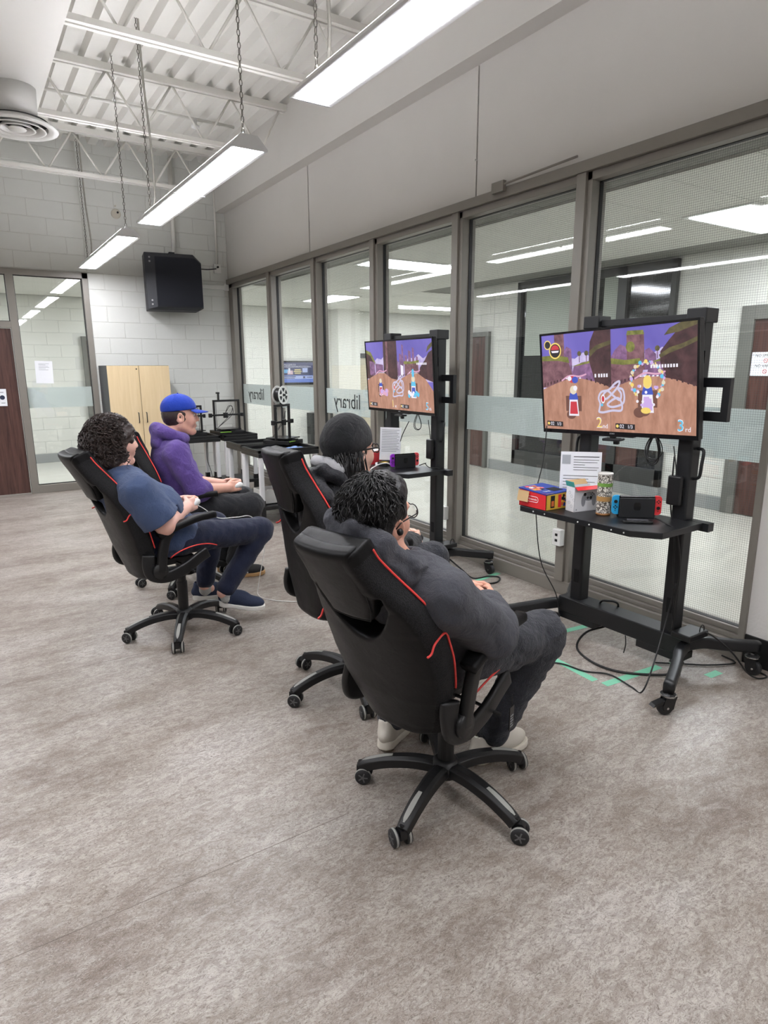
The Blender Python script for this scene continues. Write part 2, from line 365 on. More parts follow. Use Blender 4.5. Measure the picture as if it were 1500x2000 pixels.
for i in range(6):
    y1 = edges[i][0]; y0 = edges[i + 1][1]
    p = MB().box((GX, y0, 0.15), (GX + 0.006, y1, 2.73)).build('pane', GLASS, win)
    m = MB()
    for s_, e_ in ((y0, y0 + 0.006), (y1 - 0.006, y1)): m.box((GX - 0.012, s_, 0.15), (GX + 0.018, e_, 2.73))
    for s_, e_ in ((0.155, 0.163), (2.712, 2.72)): m.box((GX - 0.012, y0, s_), (GX + 0.018, y1, e_))
    m.build('gasket', GASKET, p)
    m = MB(); y = y0 + 0.01; r = 0.00045; xm = GX + 0.003
    def wirebox(lo, hi): m.box(lo, hi)
    while y < y1: m.add([(xm, y - r, 0.16), (xm, y + r, 0.16), (xm, y + r, 2.72), (xm, y - r, 2.72)], [(0, 1, 2, 3)]); y += 0.0127
    z = 0.17
    while z < 2.71: m.add([(xm, y0, z - r), (xm, y1, z - r), (xm, y1, z + r), (xm, y0, z + r)], [(0, 1, 2, 3)]); z += 0.0127
    m.build('wire_grid', WIRE, p, kind='stuff', label='fine square wire grid cast in the glass')
    MB().box((GX + 0.0065, y0 + 0.006, 1.085), (GX + 0.0075, y1 - 0.006, 1.365)).build('frosted_band', FROST, p)
    if i in (0, 2):
        LT = flat('letter film', (40, 43, 43), 0.5)
        x_ = 0
        word = text_mesh('library', 0.225, 0.0002); word.materials.clear()
        o = link('lettering', word, LT, p, (GX - 0.0012, (y0 + y1) / 2 + (0.08 if i == 2 else 0.12), 1.225), (PI / 2, 0, PI / 2), label='dark lettering on the frosted band, mirrored from this side'); o.scale = (1.0, 1, 1)
# white data outlets on two mullions
WHITE = flat('white plastic', (228, 228, 224), 0.4)
for yy, zz, lb in ((2.965, 0.425, 'white wall socket box on the frame post beside the nearer screen cart'), (4.25, 0.36, 'white wall socket box on the frame post beside the farther screen cart')):
    t = thing('wall_socket', lb, 'socket', (3.405, yy, zz), 0, 'sockets on the window posts')
    MB().box((-0.045, -0.036, -0.058), (0.0, 0.036, 0.058)).build('box', WHITE, t, bevel=0.004); 
    for q in (-0.02, 0.02): MB().box((-0.0465, -0.011, q - 0.009), (-0.044, 0.011, q + 0.009)).build('jack', flat('jack black', (18, 18, 18), 0.4), t)
# steel rod stored along the header and its bracket
t = thing('curtain_track', 'short dark metal track along the header of the glazing', 'track', (3.395, 0, 0))
MB().box((-0.03, 3.75, 2.80), (0.0, 3.63, 2.87)).build('bracket', FRAME, t); MB().cyl((-0.015, 3.63, 2.845), (-0.012, 2.99, 2.862), 0.008, 8).build('rod', FRAME, t)

# ------------------------------------------------------------------ door and sidelight in the back wall
d = thing('window_2', 'taupe framed sidelight beside the dark wooden door', None); d['kind'] = 'structure'
Y0 = YB - 0.02
def fbox(n_, x0, x1, z0, z1, y0=Y0, y1=YB + 0.12): return box(n_, (x0, y0, z0), (x1, y1, z1), FRAME, d)
fbox('jamb', 1.475, WX0, 0, 2.79); fbox('jamb', 0.615, 0.70, 0, 2.72); fbox('header', -1.4, WX0, 2.72, 2.79)
fbox('sill', 0.70, 1.475, 0, 0.10); fbox('transom', -1.4, 0.615, 2.09, 2.165); fbox('jamb', -0.42, -0.34, 0, 2.72); fbox('jamb', -1.4, -1.32, 0, 2.72)
for x0, x1, z0, z1, kk in ((0.70, 1.475, 0.10, 2.72, 1), (-0.34, 0.615, 2.165, 2.72, 0), (-1.32, -0.42, 0.10, 2.72, 0)):
    p = MB().box((x0, YB + 0.04, z0), (x1, YB + 0.046, z1)).build('pane', GLASS, d)
    m = MB(); m.box((x0, YB + 0.025, z0), (x0 + 0.008, YB + 0.06, z1)); m.box((x1 - 0.008, YB + 0.025, z0), (x1, YB + 0.06, z1)); m.box((x0, YB + 0.025, z0), (x1, YB + 0.06, z0 + 0.008)); m.box((x0, YB + 0.025, z1 - 0.008), (x1, YB + 0.06, z1)); m.build('gasket', GASKET, p)
    if kk: MB().box((x0 + 0.008, YB + 0.047, 1.10), (x1 - 0.008, YB + 0.048, 1.36)).build('frosted_band', FROST, p)
DOORW = mat_wood('dark door wood', (58, 38, 34), (104, 74, 66), 1.0, 'z', 0.35)
dr = thing('door_1', 'dark brown wood grain door with papers taped to it', None); dr['kind'] = 'structure'
box('door_leaf', (-0.34, YB + 0.02, 0.012), (0.607, YB + 0.065, 2.082), DOORW, dr)
PAPER = flat('paper', (236, 238, 242), 0.7, var=0.02, vscale=30)
INK = flat('printed ink', (70, 72, 78), 0.8); GREYI = flat('faint ink', (168, 172, 178), 0.8)
def paper(lb, wd, ht, loc, rot, lines, seed=0, curl=0.0, group=None):
    """a printed sheet: origin at its centre, facing -Y before rotation"""
    t = thing('paper_notice', lb, 'notice', loc, 0, group); t.rotation_euler = rot; rr = random.Random(seed)
    m = MB(); n = 6
    for s_ in (0, 0.0006):
        for j in range(n + 1):
            z = -ht / 2 + ht * j / n; b = curl * math.sin(PI * j / n) if curl else 0
            m.v += [(-wd / 2, s_ - b, z), (wd / 2, s_ - b, z)]
    for j in range(n):
        m.f += [(2 * j, 2 * j + 1, 2 * j + 3, 2 * j + 2), (2 * n + 2 + 2 * j, 2 * n + 4 + 2 * j, 2 * n + 5 + 2 * j, 2 * n + 3 + 2 * j), (2 * j, 2 * j + 2, 2 * n + 4 + 2 * j, 2 * n + 2 + 2 * j), (2 * j + 1, 2 * n + 3 + 2 * j, 2 * n + 5 + 2 * j, 2 * j + 3)]
    m.mi = [0] * len(m.f); m.build('sheet', PAPER, t)
    m = MB()
    for (z, x0, x1, h) in lines:
        b = curl * math.sin(PI * (z + 0.5)) if curl else 0
        m.box((x0 * wd, -0.0012 - b, z * ht - h / 2), (x1 * wd, -0.0006 - b, z * ht + h / 2))
    if lines: m.build('print', INK, t, kind='stuff')
    return t
rows = [(0.36 - 0.07 * i, -0.36, (0.36, 0.2, 0.3, 0.1, 0.34)[i % 5], 0.005) for i in range(11)]
paper('white notice taped inside the sidelight glass by the door', 0.2, 0.28, (0.925, YB + 0.03, 1.55), (0, 0.03, 0), [(0.38 - 0.055 * i, -0.3, (0.3, 0.1, 0.25)[i % 3], 0.0025) for i in range(6)])
paper('upper white notice on the dark wooden door', 0.216, 0.28, (0.3, YB + 0.0045, 1.55), (0, 0.02, 0), rows[:8])
t = paper('lower white notice with a dark emblem on the dark wooden door', 0.216, 0.21, (0.362, YB + 0.0045, 1.245), (0, 0.02, 0), [(0.3, -0.1, 0.36, 0.006), (-0.32, 0.2, 0.4, 0.006)])
MB().lathe([(0.028, 0), (0.028, 0.0008)], 20, T(0.06, -0.0008, 0.0) @ RX(PI / 2)).build('emblem', flat('emblem navy', (30, 40, 66), 0.7), t)

# ------------------------------------------------------------------ the hall beyond
m = MB(); m.box((-4.5, YH + 0.0045, 0), (10.5, YH + 0.2, 2.9)); wh = m.build('wall_hall_end', MORTAR, **S)
blocks(wh, 0.55, 2.1, 0.15, 2.79, YH, HALLP, off=0.3, holes=((1.83, 2.2, 0, 2.2),))
blocks(wh, 4.4, 7.9, 0.0, 2.79, YH, HALLP, off=0.1, holes=((6.86, 7.7, 0, 1.9), (5.5, 6.4, 1.2, 1.78), (6.1, 6.45, 0, 0.68)))
MB().box((-4.5, YH - 0.012, 0), (5.0, YH + 0.0045, 0.15)).build('baseboard_hall', GREYB, **S)
def brown_door(nm, lb, x0, x1, z1, y, axis, frame_w=0.11, fm=None):
    t = thing(nm, lb, None); t['kind'] = 'structure'; fm = fm or flat('grey door frame', (104, 104, 98), 0.45)
    def B_(n_, a0, a1, z0, zz, o0, o1, mm):
        lo, hi = ((a0, y - o1, z0), (a1, y - o0, zz)) if axis == 'x' else ((y - o1, a0, z0), (y - o0, a1, zz)); return box(n_, lo, hi, mm, t)
    B_('door_leaf', x0, x1, 0.01, z1, -0.02, 0.02, DOORW); B_('door_frame', x0 - frame_w, x0, 0, z1 + frame_w, -0.02, 0.05, fm); B_('door_frame', x1, x1 + frame_w, 0, z1 + frame_w, -0.02, 0.05, fm); B_('door_frame', x0, x1, z1, z1 + frame_w, -0.02, 0.05, fm)
    return t
brown_door('door_2', 'brown door at the end of the hall behind the sidelight', 1.92, 2.75, 2.07, YH, 'x', 0.07)
# far hall wall with doors and dark glazing
m = MB(); m.box((XH + 0.0045, -2, 0), (XH + 0.2, 8.55, 2.9)); wf = m.build('wall_hall_far', MORTAR, **S)
blocks(wf, 3.7, 4.58, 0.15, 2.79, XH, HALLP, off=3.6, axis='y', holes=()); blocks(wf, 7.12, 7.64, 0.15, 2.79, XH, HALLP, off=7.12, axis='y'); blocks(wf, 7.64, 8.55, 2.2, 2.79, XH, HALLP, off=7.12, axis='y'); blocks(wf, 2.0, 3.7, 2.22, 2.79, XH, HALLP, off=3.6, axis='y')
for a, b in ((3.8, 4.6), (7.1, 7.66)): MB().box((XH - 0.012, a, 0), (XH + 0.0045, b, 0.15)).build('baseboard_hall_far', GREYB, **S)
d3 = brown_door('door_3', 'brown door across the hall carrying the no smoking sign', 2.75, 3.67, 2.06, XH, 'y', 0.14)
brown_door('door_4', 'brown door across the hall seen left of the dark glazing', 7.78, 8.38, 2.06, XH, 'y', 0.07)
wd = thing('window_3', 'dark office glazing with a pale blind across the hall', None); wd['kind'] = 'structure'
DFR = flat('charcoal frame', (58, 58, 56), 0.45); DGL = flat('dark office glass', (22, 24, 24), 0.08, spec=0.6)
box('office_glass', (XH - 0.005, 4.6, 0.35), (XH + 0.005, 7.1, 2.7), DGL, wd)
for a, b in ((4.59, 4.66), (5.25, 5.38), (6.05, 6.12), (7.04, 7.11)): box('frame_post', (XH - 0.05, a, 0.15), (XH + 0.01, b, 2.78), DFR, wd)
for a, b in ((2.68, 2.78), (0.15, 0.36)): box('frame_rail', (XH - 0.05, 4.59, a), (XH + 0.01, 7.11, b), DFR, wd)
BL = flat('blind cloth', (168, 174, 164), 0.8)
box('blind', (XH - 0.03, 6.13, 1.75), (XH - 0.02, 6.95, 2.68), BL, wd, label='pale roller blind'); box('blind', (XH - 0.03, 5.39, 0.9), (XH - 0.02, 5.6, 2.68), BL, wd, label='pale roller blind')
box('office_door', (XH - 0.03, 4.95, 0.35), (XH - 0.008, 5.25, 1.35), DOORW, wd); box('office_door', (XH - 0.03, 5.38, 0.35), (XH - 0.008, 6.05, 1.1), DOORW, wd)
MB().box((XH - 0.055, 4.59, 0), (XH + 0.0045, 7.11, 0.15)).build('trim_hall_base', GREYB, **S)
# end wall: framed black doors, column, screen
MB().box((8.4, 8.55, 0), (10.5, 8.75, 2.9)).build('wall_hall_side', HALLP, **S); MB().box((XH + 0.0045, 8.5, 0), (8.5, 8.6, 2.9)).build('wall_hall_return', HALLP, **S)
MB().box((10.3, 8.5, 0), (10.5, YH, 2.9)).build('wall_hall_alcove', HALLP, **S)
MB().box((6.75, YH - 0.35, 0), (7.28, YH + 0.02, 2.79)).build('wall_hall_pier', HALLP, **S)
dd = thing('door_5', 'black framed double doors at the end of the hall', None); dd['kind'] = 'structure'
BK = flat('black door frame', (34, 33, 33), 0.4); TAN = flat('tan door panel', (186, 178, 158), 0.5)
for a, b in ((7.30, 7.36), (7.86, 7.94), (8.42, 8.50)): box('door_frame', (a, YH - 0.06, 0), (b, YH + 0.01, 1.86), BK, dd)
box('door_frame', (7.30, YH - 0.06, 1.8), (8.5, YH + 0.01, 1.9), BK, dd); box('door_frame', (7.30, YH - 0.06, 0), (8.5, YH + 0.01, 0.2), BK, dd)
for a, b in ((7.36, 7.86), (7.94, 8.42)): box('door_leaf', (a, YH - 0.03, 0.2), (b, YH, 1.8), TAN, dd)
# drop ceiling tiles
ch = MB().box((-4.5, YB + 0.2, 2.805), (10.5, YH + 0.2, 2.9)).box((XG + 0.2, -2, 2.805), (10.5, YB + 0.2, 2.9)).build('ceiling_hall', flat('ceiling grid shadow', (120, 120, 114), 0.8), **S)
tm = MB().box((-0.606, -0.296, 0), (0.606, 0.296, 0.02)).mesh('ceiling_tile'); tm.materials.append(TILEC)
TROFF = [(5.72, 3.1, 0), (4.66, 6.6, 0), (5.65, 10.4, 1), (5.72, 0.3, 0), (-0.6, 11.0, 0), (8.6, 10.9, 0), (3.4, 11.2, 0)]  # the panels beside the sidelight and behind the corner are added to light the end hall
xs = [3.985 - 1.22 * 7 + 1.22 * i + 0.61 for i in range(13)]; ys = [-1.7 + 0.6 * j for j in range(24)]
for xc in xs:
    for yc in ys:
        if yc < YB + 0.2 and xc < XG + 0.65: continue
        if xc > XH and yc < 8.6: continue
        o = bpy.data.objects.new('ceiling_tile', tm); COL.objects.link(o); o.parent = ch; o.location = (xc, yc, 2.785)
LENSH = emit('troffer lens', (244, 247, 255), HALL)
for i, (tx, ty, rot) in enumerate(TROFF):
    lb = ['bright flat ceiling light panel nearest the camera in the hall', 'flat ceiling light panel above the farther television in the hall', 'flat ceiling light panel near the hall screen', 'hall ceiling light panel behind the plaster wall end', 'added hall ceiling light panel left of the sidelight', 'ceiling light panel in the hall alcove', 'added hall ceiling light panel behind the back wall corner'][i]
    t = thing('ceiling_light_panel', lb, 'ceiling light', (tx, ty, 2.77), PI / 2 if rot else 0, 'hall light panels')
    MB().box((-0.6, -0.29, 0.0), (0.6, 0.29, 0.016)).build('housing', WHITE, t); MB().box((-0.56, -0.25, -0.004), (0.56, 0.25, 0.001)).build('lens', LENSH, t)
# ------------------------------------------------------------------ hanging fluorescent fixtures
LENS = emit('fluorescent lens', (249, 249, 255), LAMP)
UPFILL = emit('added uplight', (249, 249, 255), LAMP * 1.8)  # added glow on top of the housings, lifts the upper walls and deck
FIXW = flat('fixture enamel', (224, 225, 226), 0.35)
CHAIN = flat('zinc chain', (112, 109, 102), 0.35, 0.9)
FLEX = flat('flex conduit', (170, 168, 160), 0.35, 0.8)
lk = MB(); lk.tube([(0.0085 * math.cos(a) , 0, 0.018 * math.sin(a)) for a in [2 * PI * i / 8 for i in range(8)]], 0.0026, 4, closed=True)
LKV, LKF = list(lk.v), list(lk.f)
def chain_mesh(h):
    m = MB(); n = int(h / 0.031)
    for i in range(n): m.add(LKV, LKF, T(0, 0, 0.016 + 0.031 * i) @ RZ(PI / 2 * (i % 2)))
    return m
def fixture(lb, x, ya, yb, z, flex=None, chains=(0.06, -0.06), seed=0, up=True):
    t = thing('hanging_light', lb, 'hanging light', (x, 0, z), 0, 'hanging fluorescent lights')
    hw = 0.085
    sec = [(-hw - 0.022, 0.0), (-hw - 0.022, 0.012), (-0.05, 0.075), (0.05, 0.075), (hw + 0.022, 0.012), (hw + 0.022, 0.0), (hw, 0.004), (hw, 0.03), (-hw, 0.03), (-hw, 0.004)]
    n = len(sec); m = MB(); m.add([(a, ya, b) for a, b in sec] + [(a, yb, b) for a, b in sec], [(i, (i + 1) % n, n + (i + 1) % n, n + i) for i in range(n)]); m.build('housing', FIXW, t)
    for yy, s in ((ya, -1), (yb, 1)):
        m = MB(); m.add([(a, yy, b) for a, b in sec[:6]] + [(a, yy + s * 0.012, b) for a, b in sec[:6]], [tuple(range(6)), tuple(range(6, 12))] + [(i, (i + 1) % 6, 6 + (i + 1) % 6, 6 + i) for i in range(6)]); m.build('end_cap', FIXW, t)
    ym = (ya + yb) / 2
    for a, b in ((ya + 0.006, ym - 0.008), (ym + 0.008, yb - 0.006)):
        MB().box((-hw, a, 0.001), (hw, b, 0.006)).build('lens', LENS, t)
    for sx in (-1, 1) if up else ():
        MB().box((sx * 0.035 - 0.012, ya + 0.05, 0.0755), (sx * 0.035 + 0.012, min(yb - 0.05, 8.5), 0.078)).build('added_uplight', UPFILL, t)
    m = MB(); m.box((-hw - 0.03, ym - 0.009, -0.004), (hw + 0.03, ym + 0.009, 0.002)); m.build('joint_clip', FIXW, t)
    for c in chains:
        yc = ya + c if c > 0 else yb + c
        b = MB(); b.add([(-0.02, yc - 0.01, 0.072), (0.02, yc - 0.01, 0.072), (0.0, yc - 0.004, 0.115), (-0.02, yc + 0.01, 0.072), (0.02, yc + 0.01, 0.072), (0.0, yc + 0.004, 0.115)], [(0, 1, 2), (3, 5, 4), (0, 2, 5, 3), (1, 4, 5, 2), (0, 3, 4, 1)]); b.build('hanger', FIXW, t)
        chain_mesh(4.36 - z - 0.1).build('chain', CHAIN, t, loc=(0, yc, 0.1), kind='stuff')
    if flex is not None:
        yc = ya + flex if flex > 0 else yb + flex; rr = random.Random(seed)
        P = spline([(0.03, yc, 0.07), (0.055, yc + 0.01, 0.3), (0.03 + 0.02 * rr.random(), yc + 0.015, 0.7), (0.025, yc, 1.1), (0.02, yc, 4.38 - z)], 14)
        MB().tube(P, [0.0085 + 0.0018 * (i % 2) for i in range(len(P))], 8).build('flexible_conduit', FLEX, t, smooth=False)
    return t
fixture('long fluorescent light hanging nearest the camera', 1.54, 0.62, 2.98, 2.80, -0.10, (0.06, -0.06), 1)
fixture('fluorescent light hanging in the middle of the row', 1.54, 3.76, 6.06, 2.80, -0.05, (0.08, -0.06), 2)
fixture('farthest fluorescent light of the row near the back wall', 1.50, 6.72, 9.02, 2.80, -0.10, (0.06, -0.07), 3)
# the second row of the room, out of view to the left; it shows as reflections in the glazing
for i, (a, b) in enumerate(((0.62, 2.98), (3.76, 6.06), (6.72, 9.02))):
    fixture(['nearest', 'middle', 'farthest'][i] + ' fluorescent light of the second row left of the camera', -0.85, a, b, 2.80, up=False)
for i, (a, b) in enumerate(((-2.5, -0.15),)):
    fixture('fluorescent light of the visible row behind the camera', 1.54, a, b, 2.80)

# round ceiling air diffuser
t = thing('air_diffuser', 'round white concentric air diffuser under the boxed soffit', 'diffuser', (0.645, 6.45, 3.50))
DIF = flat('diffuser enamel', (226, 225, 221), 0.4)
MB().lathe([(0.16, 0.05), (0.17, 0.3)], 40).build('neck', DIF, t, smooth=True)
MB().lathe([(0.232, 0.05), (0.238, 0.012), (0.30, 0.014), (0.307, 0.004), (0.303, -0.004), (0.245, 0.0), (0.232, 0.008)], 48, caps=False).build('flange', DIF, t, smooth=True)
for r0, r1 in ((0.212, 0.165), (0.135, 0.098)):
    MB().lathe([(r1, 0.035), (r1 + 0.012, 0.02), (r0, -0.004), (r0 + 0.003, -0.010), (r0 - 0.012, -0.009), (r1 + 0.004, 0.012), (r1 - 0.004, 0.03)], 40, caps=False).build('cone', DIF, t, smooth=True)
MB().lathe([(0.001, -0.014), (0.066, -0.012), (0.07, -0.006), (0.05, 0.01), (0.001, 0.012)], 32).build('centre_disc', DIF, t, smooth=True)
MB().lathe([(0.24, 0.05), (0.24, 0.056)], 32).build('throat', flat('duct dark', (34, 33, 32), 0.8), t)

# dark loudspeaker hanging in the corner
t = thing('loudspeaker', 'large dark slanted loudspeaker hung high in the back corner', 'loudspeaker', (2.54, 8.98, 2.70), -0.16)
SPK = flat('speaker cabinet', (36, 38, 44), 0.6, bump=0.2, bscale=300); GRL = flat('speaker grille cloth', (22, 25, 34), 0.85, bump=0.5, bscale=500)
hw, hh = 0.355, 0.355
outer = [(-hw, -hh), (hw - 0.06, -hh), (hw, -hh + 0.03), (hw, hh - 0.10), (hw - 0.10, hh), (-hw, hh)]
front = [(-hw + 0.115, -hh + 0.03), (hw - 0.04, -hh + 0.03), (hw - 0.01, -hh + 0.05), (hw - 0.01, hh - 0.12), (hw - 0.09, hh - 0.05), (-hw + 0.115, hh - 0.05)]
m = MB(); m.loft([[(x, 0.30, z) for x, z in outer], [(x, -0.03, z) for x, z in outer], [(x, -0.10, z) for x, z in front]]); m.build('cabinet', SPK, t, bevel=0.006)
m = MB(); m.prism([(x * 0.985 + 0.002, z * 0.97) for x, z in front], 0, 0.012, RX(PI / 2) @ T(0, 0, 0.098)); m.build('grille', GRL, t)
for z in (0.29, 0.24, -0.24, -0.29): MB().lathe([(0.012, 0), (0.012, 0.006)], 12, T(-hw + 0.06, -0.069, z) @ RZ(-0.5) @ RX(PI / 2)).build('screw', flat('bright screw', (150, 150, 150), 0.3, 1.0), t)
m = MB(); m.box((-0.035, 0.05, hh), (0.035, 0.45, hh + 0.03)); m.build('hanger', SPK, t)
MB().tube(spline([(0.36, 0.1, 0.2), (0.48, 0.22, 0.215), (0.62, 0.36, 0.25)], 6), 0.007, 8).build('cable', flat('black cable', (20, 20, 20), 0.5), t, smooth=True)
# wall services in the corner
for nm, lb, a, b, r in (('conduit_pipe', 'thin white conduit running up the back wall into the corner box', (3.27, YB - 0.02, 3.0), (3.29, YB - 0.02, 4.34), 0.014), ('support_pipe', 'white pipe down the back wall to the loudspeaker', (2.66, YB - 0.06, 3.0), (2.69, YB - 0.06, 4.3), 0.03)):
    tag(MB().cyl(a, b, r, 12).build(nm, STEELP, smooth=True), lb, 'pipe')
t = thing('junction_box', 'small white junction box on the back wall beside the loudspeaker', 'junction box', (3.27, YB, 2.97))
MB().box((-0.05, -0.045, -0.06), (0.05, 0, 0.06)).build('box', WHITE, t, bevel=0.004); MB().lathe([(0.014, 0), (0.014, 0.02)], 12, T(0, -0.045, 0.02) @ RX(PI / 2)).build('plug', flat('jack black', (18, 18, 18), 0.4), t)
t = thing('conduit_cover', 'short white cable channel on the back wall by the window header', 'cable channel', (3.2, YB, 2.72)); MB().box((-0.28, -0.04, -0.03), (0.22, 0, 0.03)).build('channel', WHITE, t, bevel=0.004); MB().box((0.15, -0.045, -0.04), (0.22, 0, 0.045)).build('end_cap', WHITE, t, bevel=0.004)
t = thing('alarm_mount', 'small round beige alarm mount high on the back wall', 'alarm', (1.966, YB, 3.55)); MB().lathe([(0.06, 0), (0.06, 0.014), (0.05, 0.02)], 24, RX(PI / 2)).build('plate', flat('beige plastic', (196, 190, 176), 0.5), t); MB().lathe([(0.013, 0), (0.013, 0.02)], 12, T(0.02, -0.012, 0.015) @ RX(PI / 2)).build('sensor', flat('jack black', (18, 18, 18), 0.4), t); MB().lathe([(0.01, 0), (0.01, 0.015)], 12, T(0, 0.0, 0.095) @ RX(PI / 2)).build('screw', flat('beige plastic', (196, 190, 176), 0.5), t)

# maple cabinet
t = thing('storage_cabinet', 'maple fronted storage cabinet with dark grey sides against the back wall', 'cabinet', (1.955, 9.09, 0))
MAPLE = mat_wood('maple laminate', (216, 192, 150), (230, 208, 170), 0.6, 'z', 0.45); CAR = flat('charcoal carcass', (58, 59, 62), 0.5)
w_, dp, hC = 0.385, 0.285, 1.63
MB().box((-w_, -dp + 0.02, 0.0), (w_, dp, hC)).build('carcass', CAR, t, bevel=0.002)
hd = flat('black handle', (26, 26, 27), 0.35)
for s in (-1, 1):
    a, b = (-w_, -0.003) if s < 0 else (0.003, w_)
    dd_ = MB().box((a, -dp, 0.36), (b, -dp + 0.02, hC - 0.004)).build('door', MAPLE, t, bevel=0.0015)
    MB().tube([(s * 0.05, -dp, 0.90), (s * 0.05, -dp - 0.025, 0.905), (s * 0.05, -dp - 0.025, 1.025), (s * 0.05, -dp, 1.03)], 0.006, 8).build('handle', hd, dd_, smooth=True)
q = MB().box((-w_, -dp, 0.02), (w_, -dp + 0.02, 0.35)).build('drawer', MAPLE, t, bevel=0.0015)
MB().tube([(-0.1, -dp, 0.30), (-0.1, -dp - 0.02, 0.30), (0.1, -dp - 0.02, 0.30), (0.1, -dp, 0.30)], 0.006, 8).build('handle', hd, q, smooth=True)
MB().lathe([(0.009, 0), (0.009, 0.004)], 12, T(-0.03, -dp, 1.585) @ RX(PI / 2)).build('lock', hd, t)

# hall: information screen, small black cupboard with yellow tag, no smoking sign
t = thing('wall_screen', 'lit information screen on the end wall of the hall', 'screen', (5.945, YH - 0.05, 1.49)); bz = flat('black plastic', (20, 20, 21), 0.4)
MB().box((-0.385, 0, -0.245), (0.385, 0.045, 0.245)).build('bezel', bz, t)
sm = MB(); cols = [('s navy', (70, 76, 120)), ('s blue', (110, 140, 226)), ('s pale', (190, 205, 250)), ('s white', (240, 242, 255)), ('s yellow', (220, 206, 140)), ('s dark', (60, 70, 110)), ('s cyan', (120, 190, 240)), ('s pink', (230, 200, 215))]
sm.mats = [emit(a, c, 1.0) for a, c in cols]
def scr(x0, x1, z0, z1, mi, l): sm.add([(x0, -0.0005 - l * 0.0004, z0), (x1, -0.0005 - l * 0.0004, z0), (x1, -0.0005 - l * 0.0004, z1), (x0, -0.0005 - l * 0.0004, z1)], [(0, 1, 2, 3)], None, mi)
scr(-0.36, 0.36, -0.195, 0.215, 0, 0); scr(-0.36, 0.36, -0.195, -0.05, 1, 1); scr(-0.36, 0.36, -0.12, -0.06, 2, 2); scr(0.1, 0.36, -0.05, 0.1, 5, 1); scr(0.1, 0.22, 0.01, 0.1, 2, 2); scr(-0.36, -0.22, 0.0, 0.07, 6, 1); scr(-0.24, -0.12, -0.03, 0.05, 7, 2); scr(-0.22, -0.18, 0.0, 0.1, 3, 3)
for z in (0.065, 0.03, -0.005): scr(-0.08 - 0.02 * (z == 0.03), 0.06 + 0.02 * (z == 0.03), z - 0.012, z + 0.012, 4, 2)
for z, b in ((-0.075, -0.06), (-0.105, -0.08)): scr(-0.33, b, z - 0.008, z + 0.008, 0, 3)
scr(0.19, 0.33, -0.095, -0.08, 0, 3); scr(0.11, 0.16, -0.11, -0.07, 0, 3)
sm.build('display', None, t)
for tx, z in (('WELCOME TO', 0.165), ('SASKATCHEWAN POLYTECHNIC', 0.125)):
    o = writing('lettering', tx, 0.043, emit('s white', (240, 242, 255), 1.0), t, (-0.33, -0.004, z), (PI / 2, 0, 0)); 
    o.location.x = -0.33 + max(v.co.x for v in o.data.vertices)
t = thing('low_cupboard', 'low black cupboard with a yellow tag against the end wall of the hall', 'cupboard', (6.38, YH - 0.16, 0)); MB().box((-0.25, -0.12, 0), (0.25, 0.14, 0.66)).build('body', bz, t, bevel=0.005); MB().box((-0.15, -0.123, 0.32), (-0.07, -0.12, 0.56)).build('tag', flat('yellow tag', (222, 214, 60), 0.5), t); MB().box((-0.25, -0.125, 0.60), (0.25, -0.12, 0.605)).build('seam', flat('charcoal frame', (58, 58, 56), 0.45), t)
t = thing('no_smoking_sign', 'white no smoking no vaping sign on the brown door across the hall', 'sign', (XH - 0.025, 3.53, 1.61), -PI / 2)
MB().box((-0.13, -0.004, -0.12), (0.16, 0, 0.12)).build('sheet', PAPER, t)
BI = flat('black ink', (16, 16, 18), 0.7); RI = flat('red ink', (190, 50, 50), 0.7)
for tx, z, sz in (('* NO SMOKING', 0.085, 0.042), ('NO VAPING', -0.02, 0.042)): writing('lettering', tx, sz, BI, t, (0.015, -0.005, z), (PI / 2, 0, 0), sx=0.92)
for z in (0.035, -0.075):
    m = MB(); m.tube([(0.015 + 0.02 * math.cos(a), -0.0048, z + 0.02 * math.sin(a)) for a in [2 * PI * i / 16 for i in range(16)]], 0.0025, 4, closed=True); m.box((0.0, -0.0055, z - 0.002), (0.03, -0.0045, z + 0.002), T(0.015, 0, z) @ RY(0.8) @ T(-0.015, 0, -z)); m.build('symbol', RI, t)
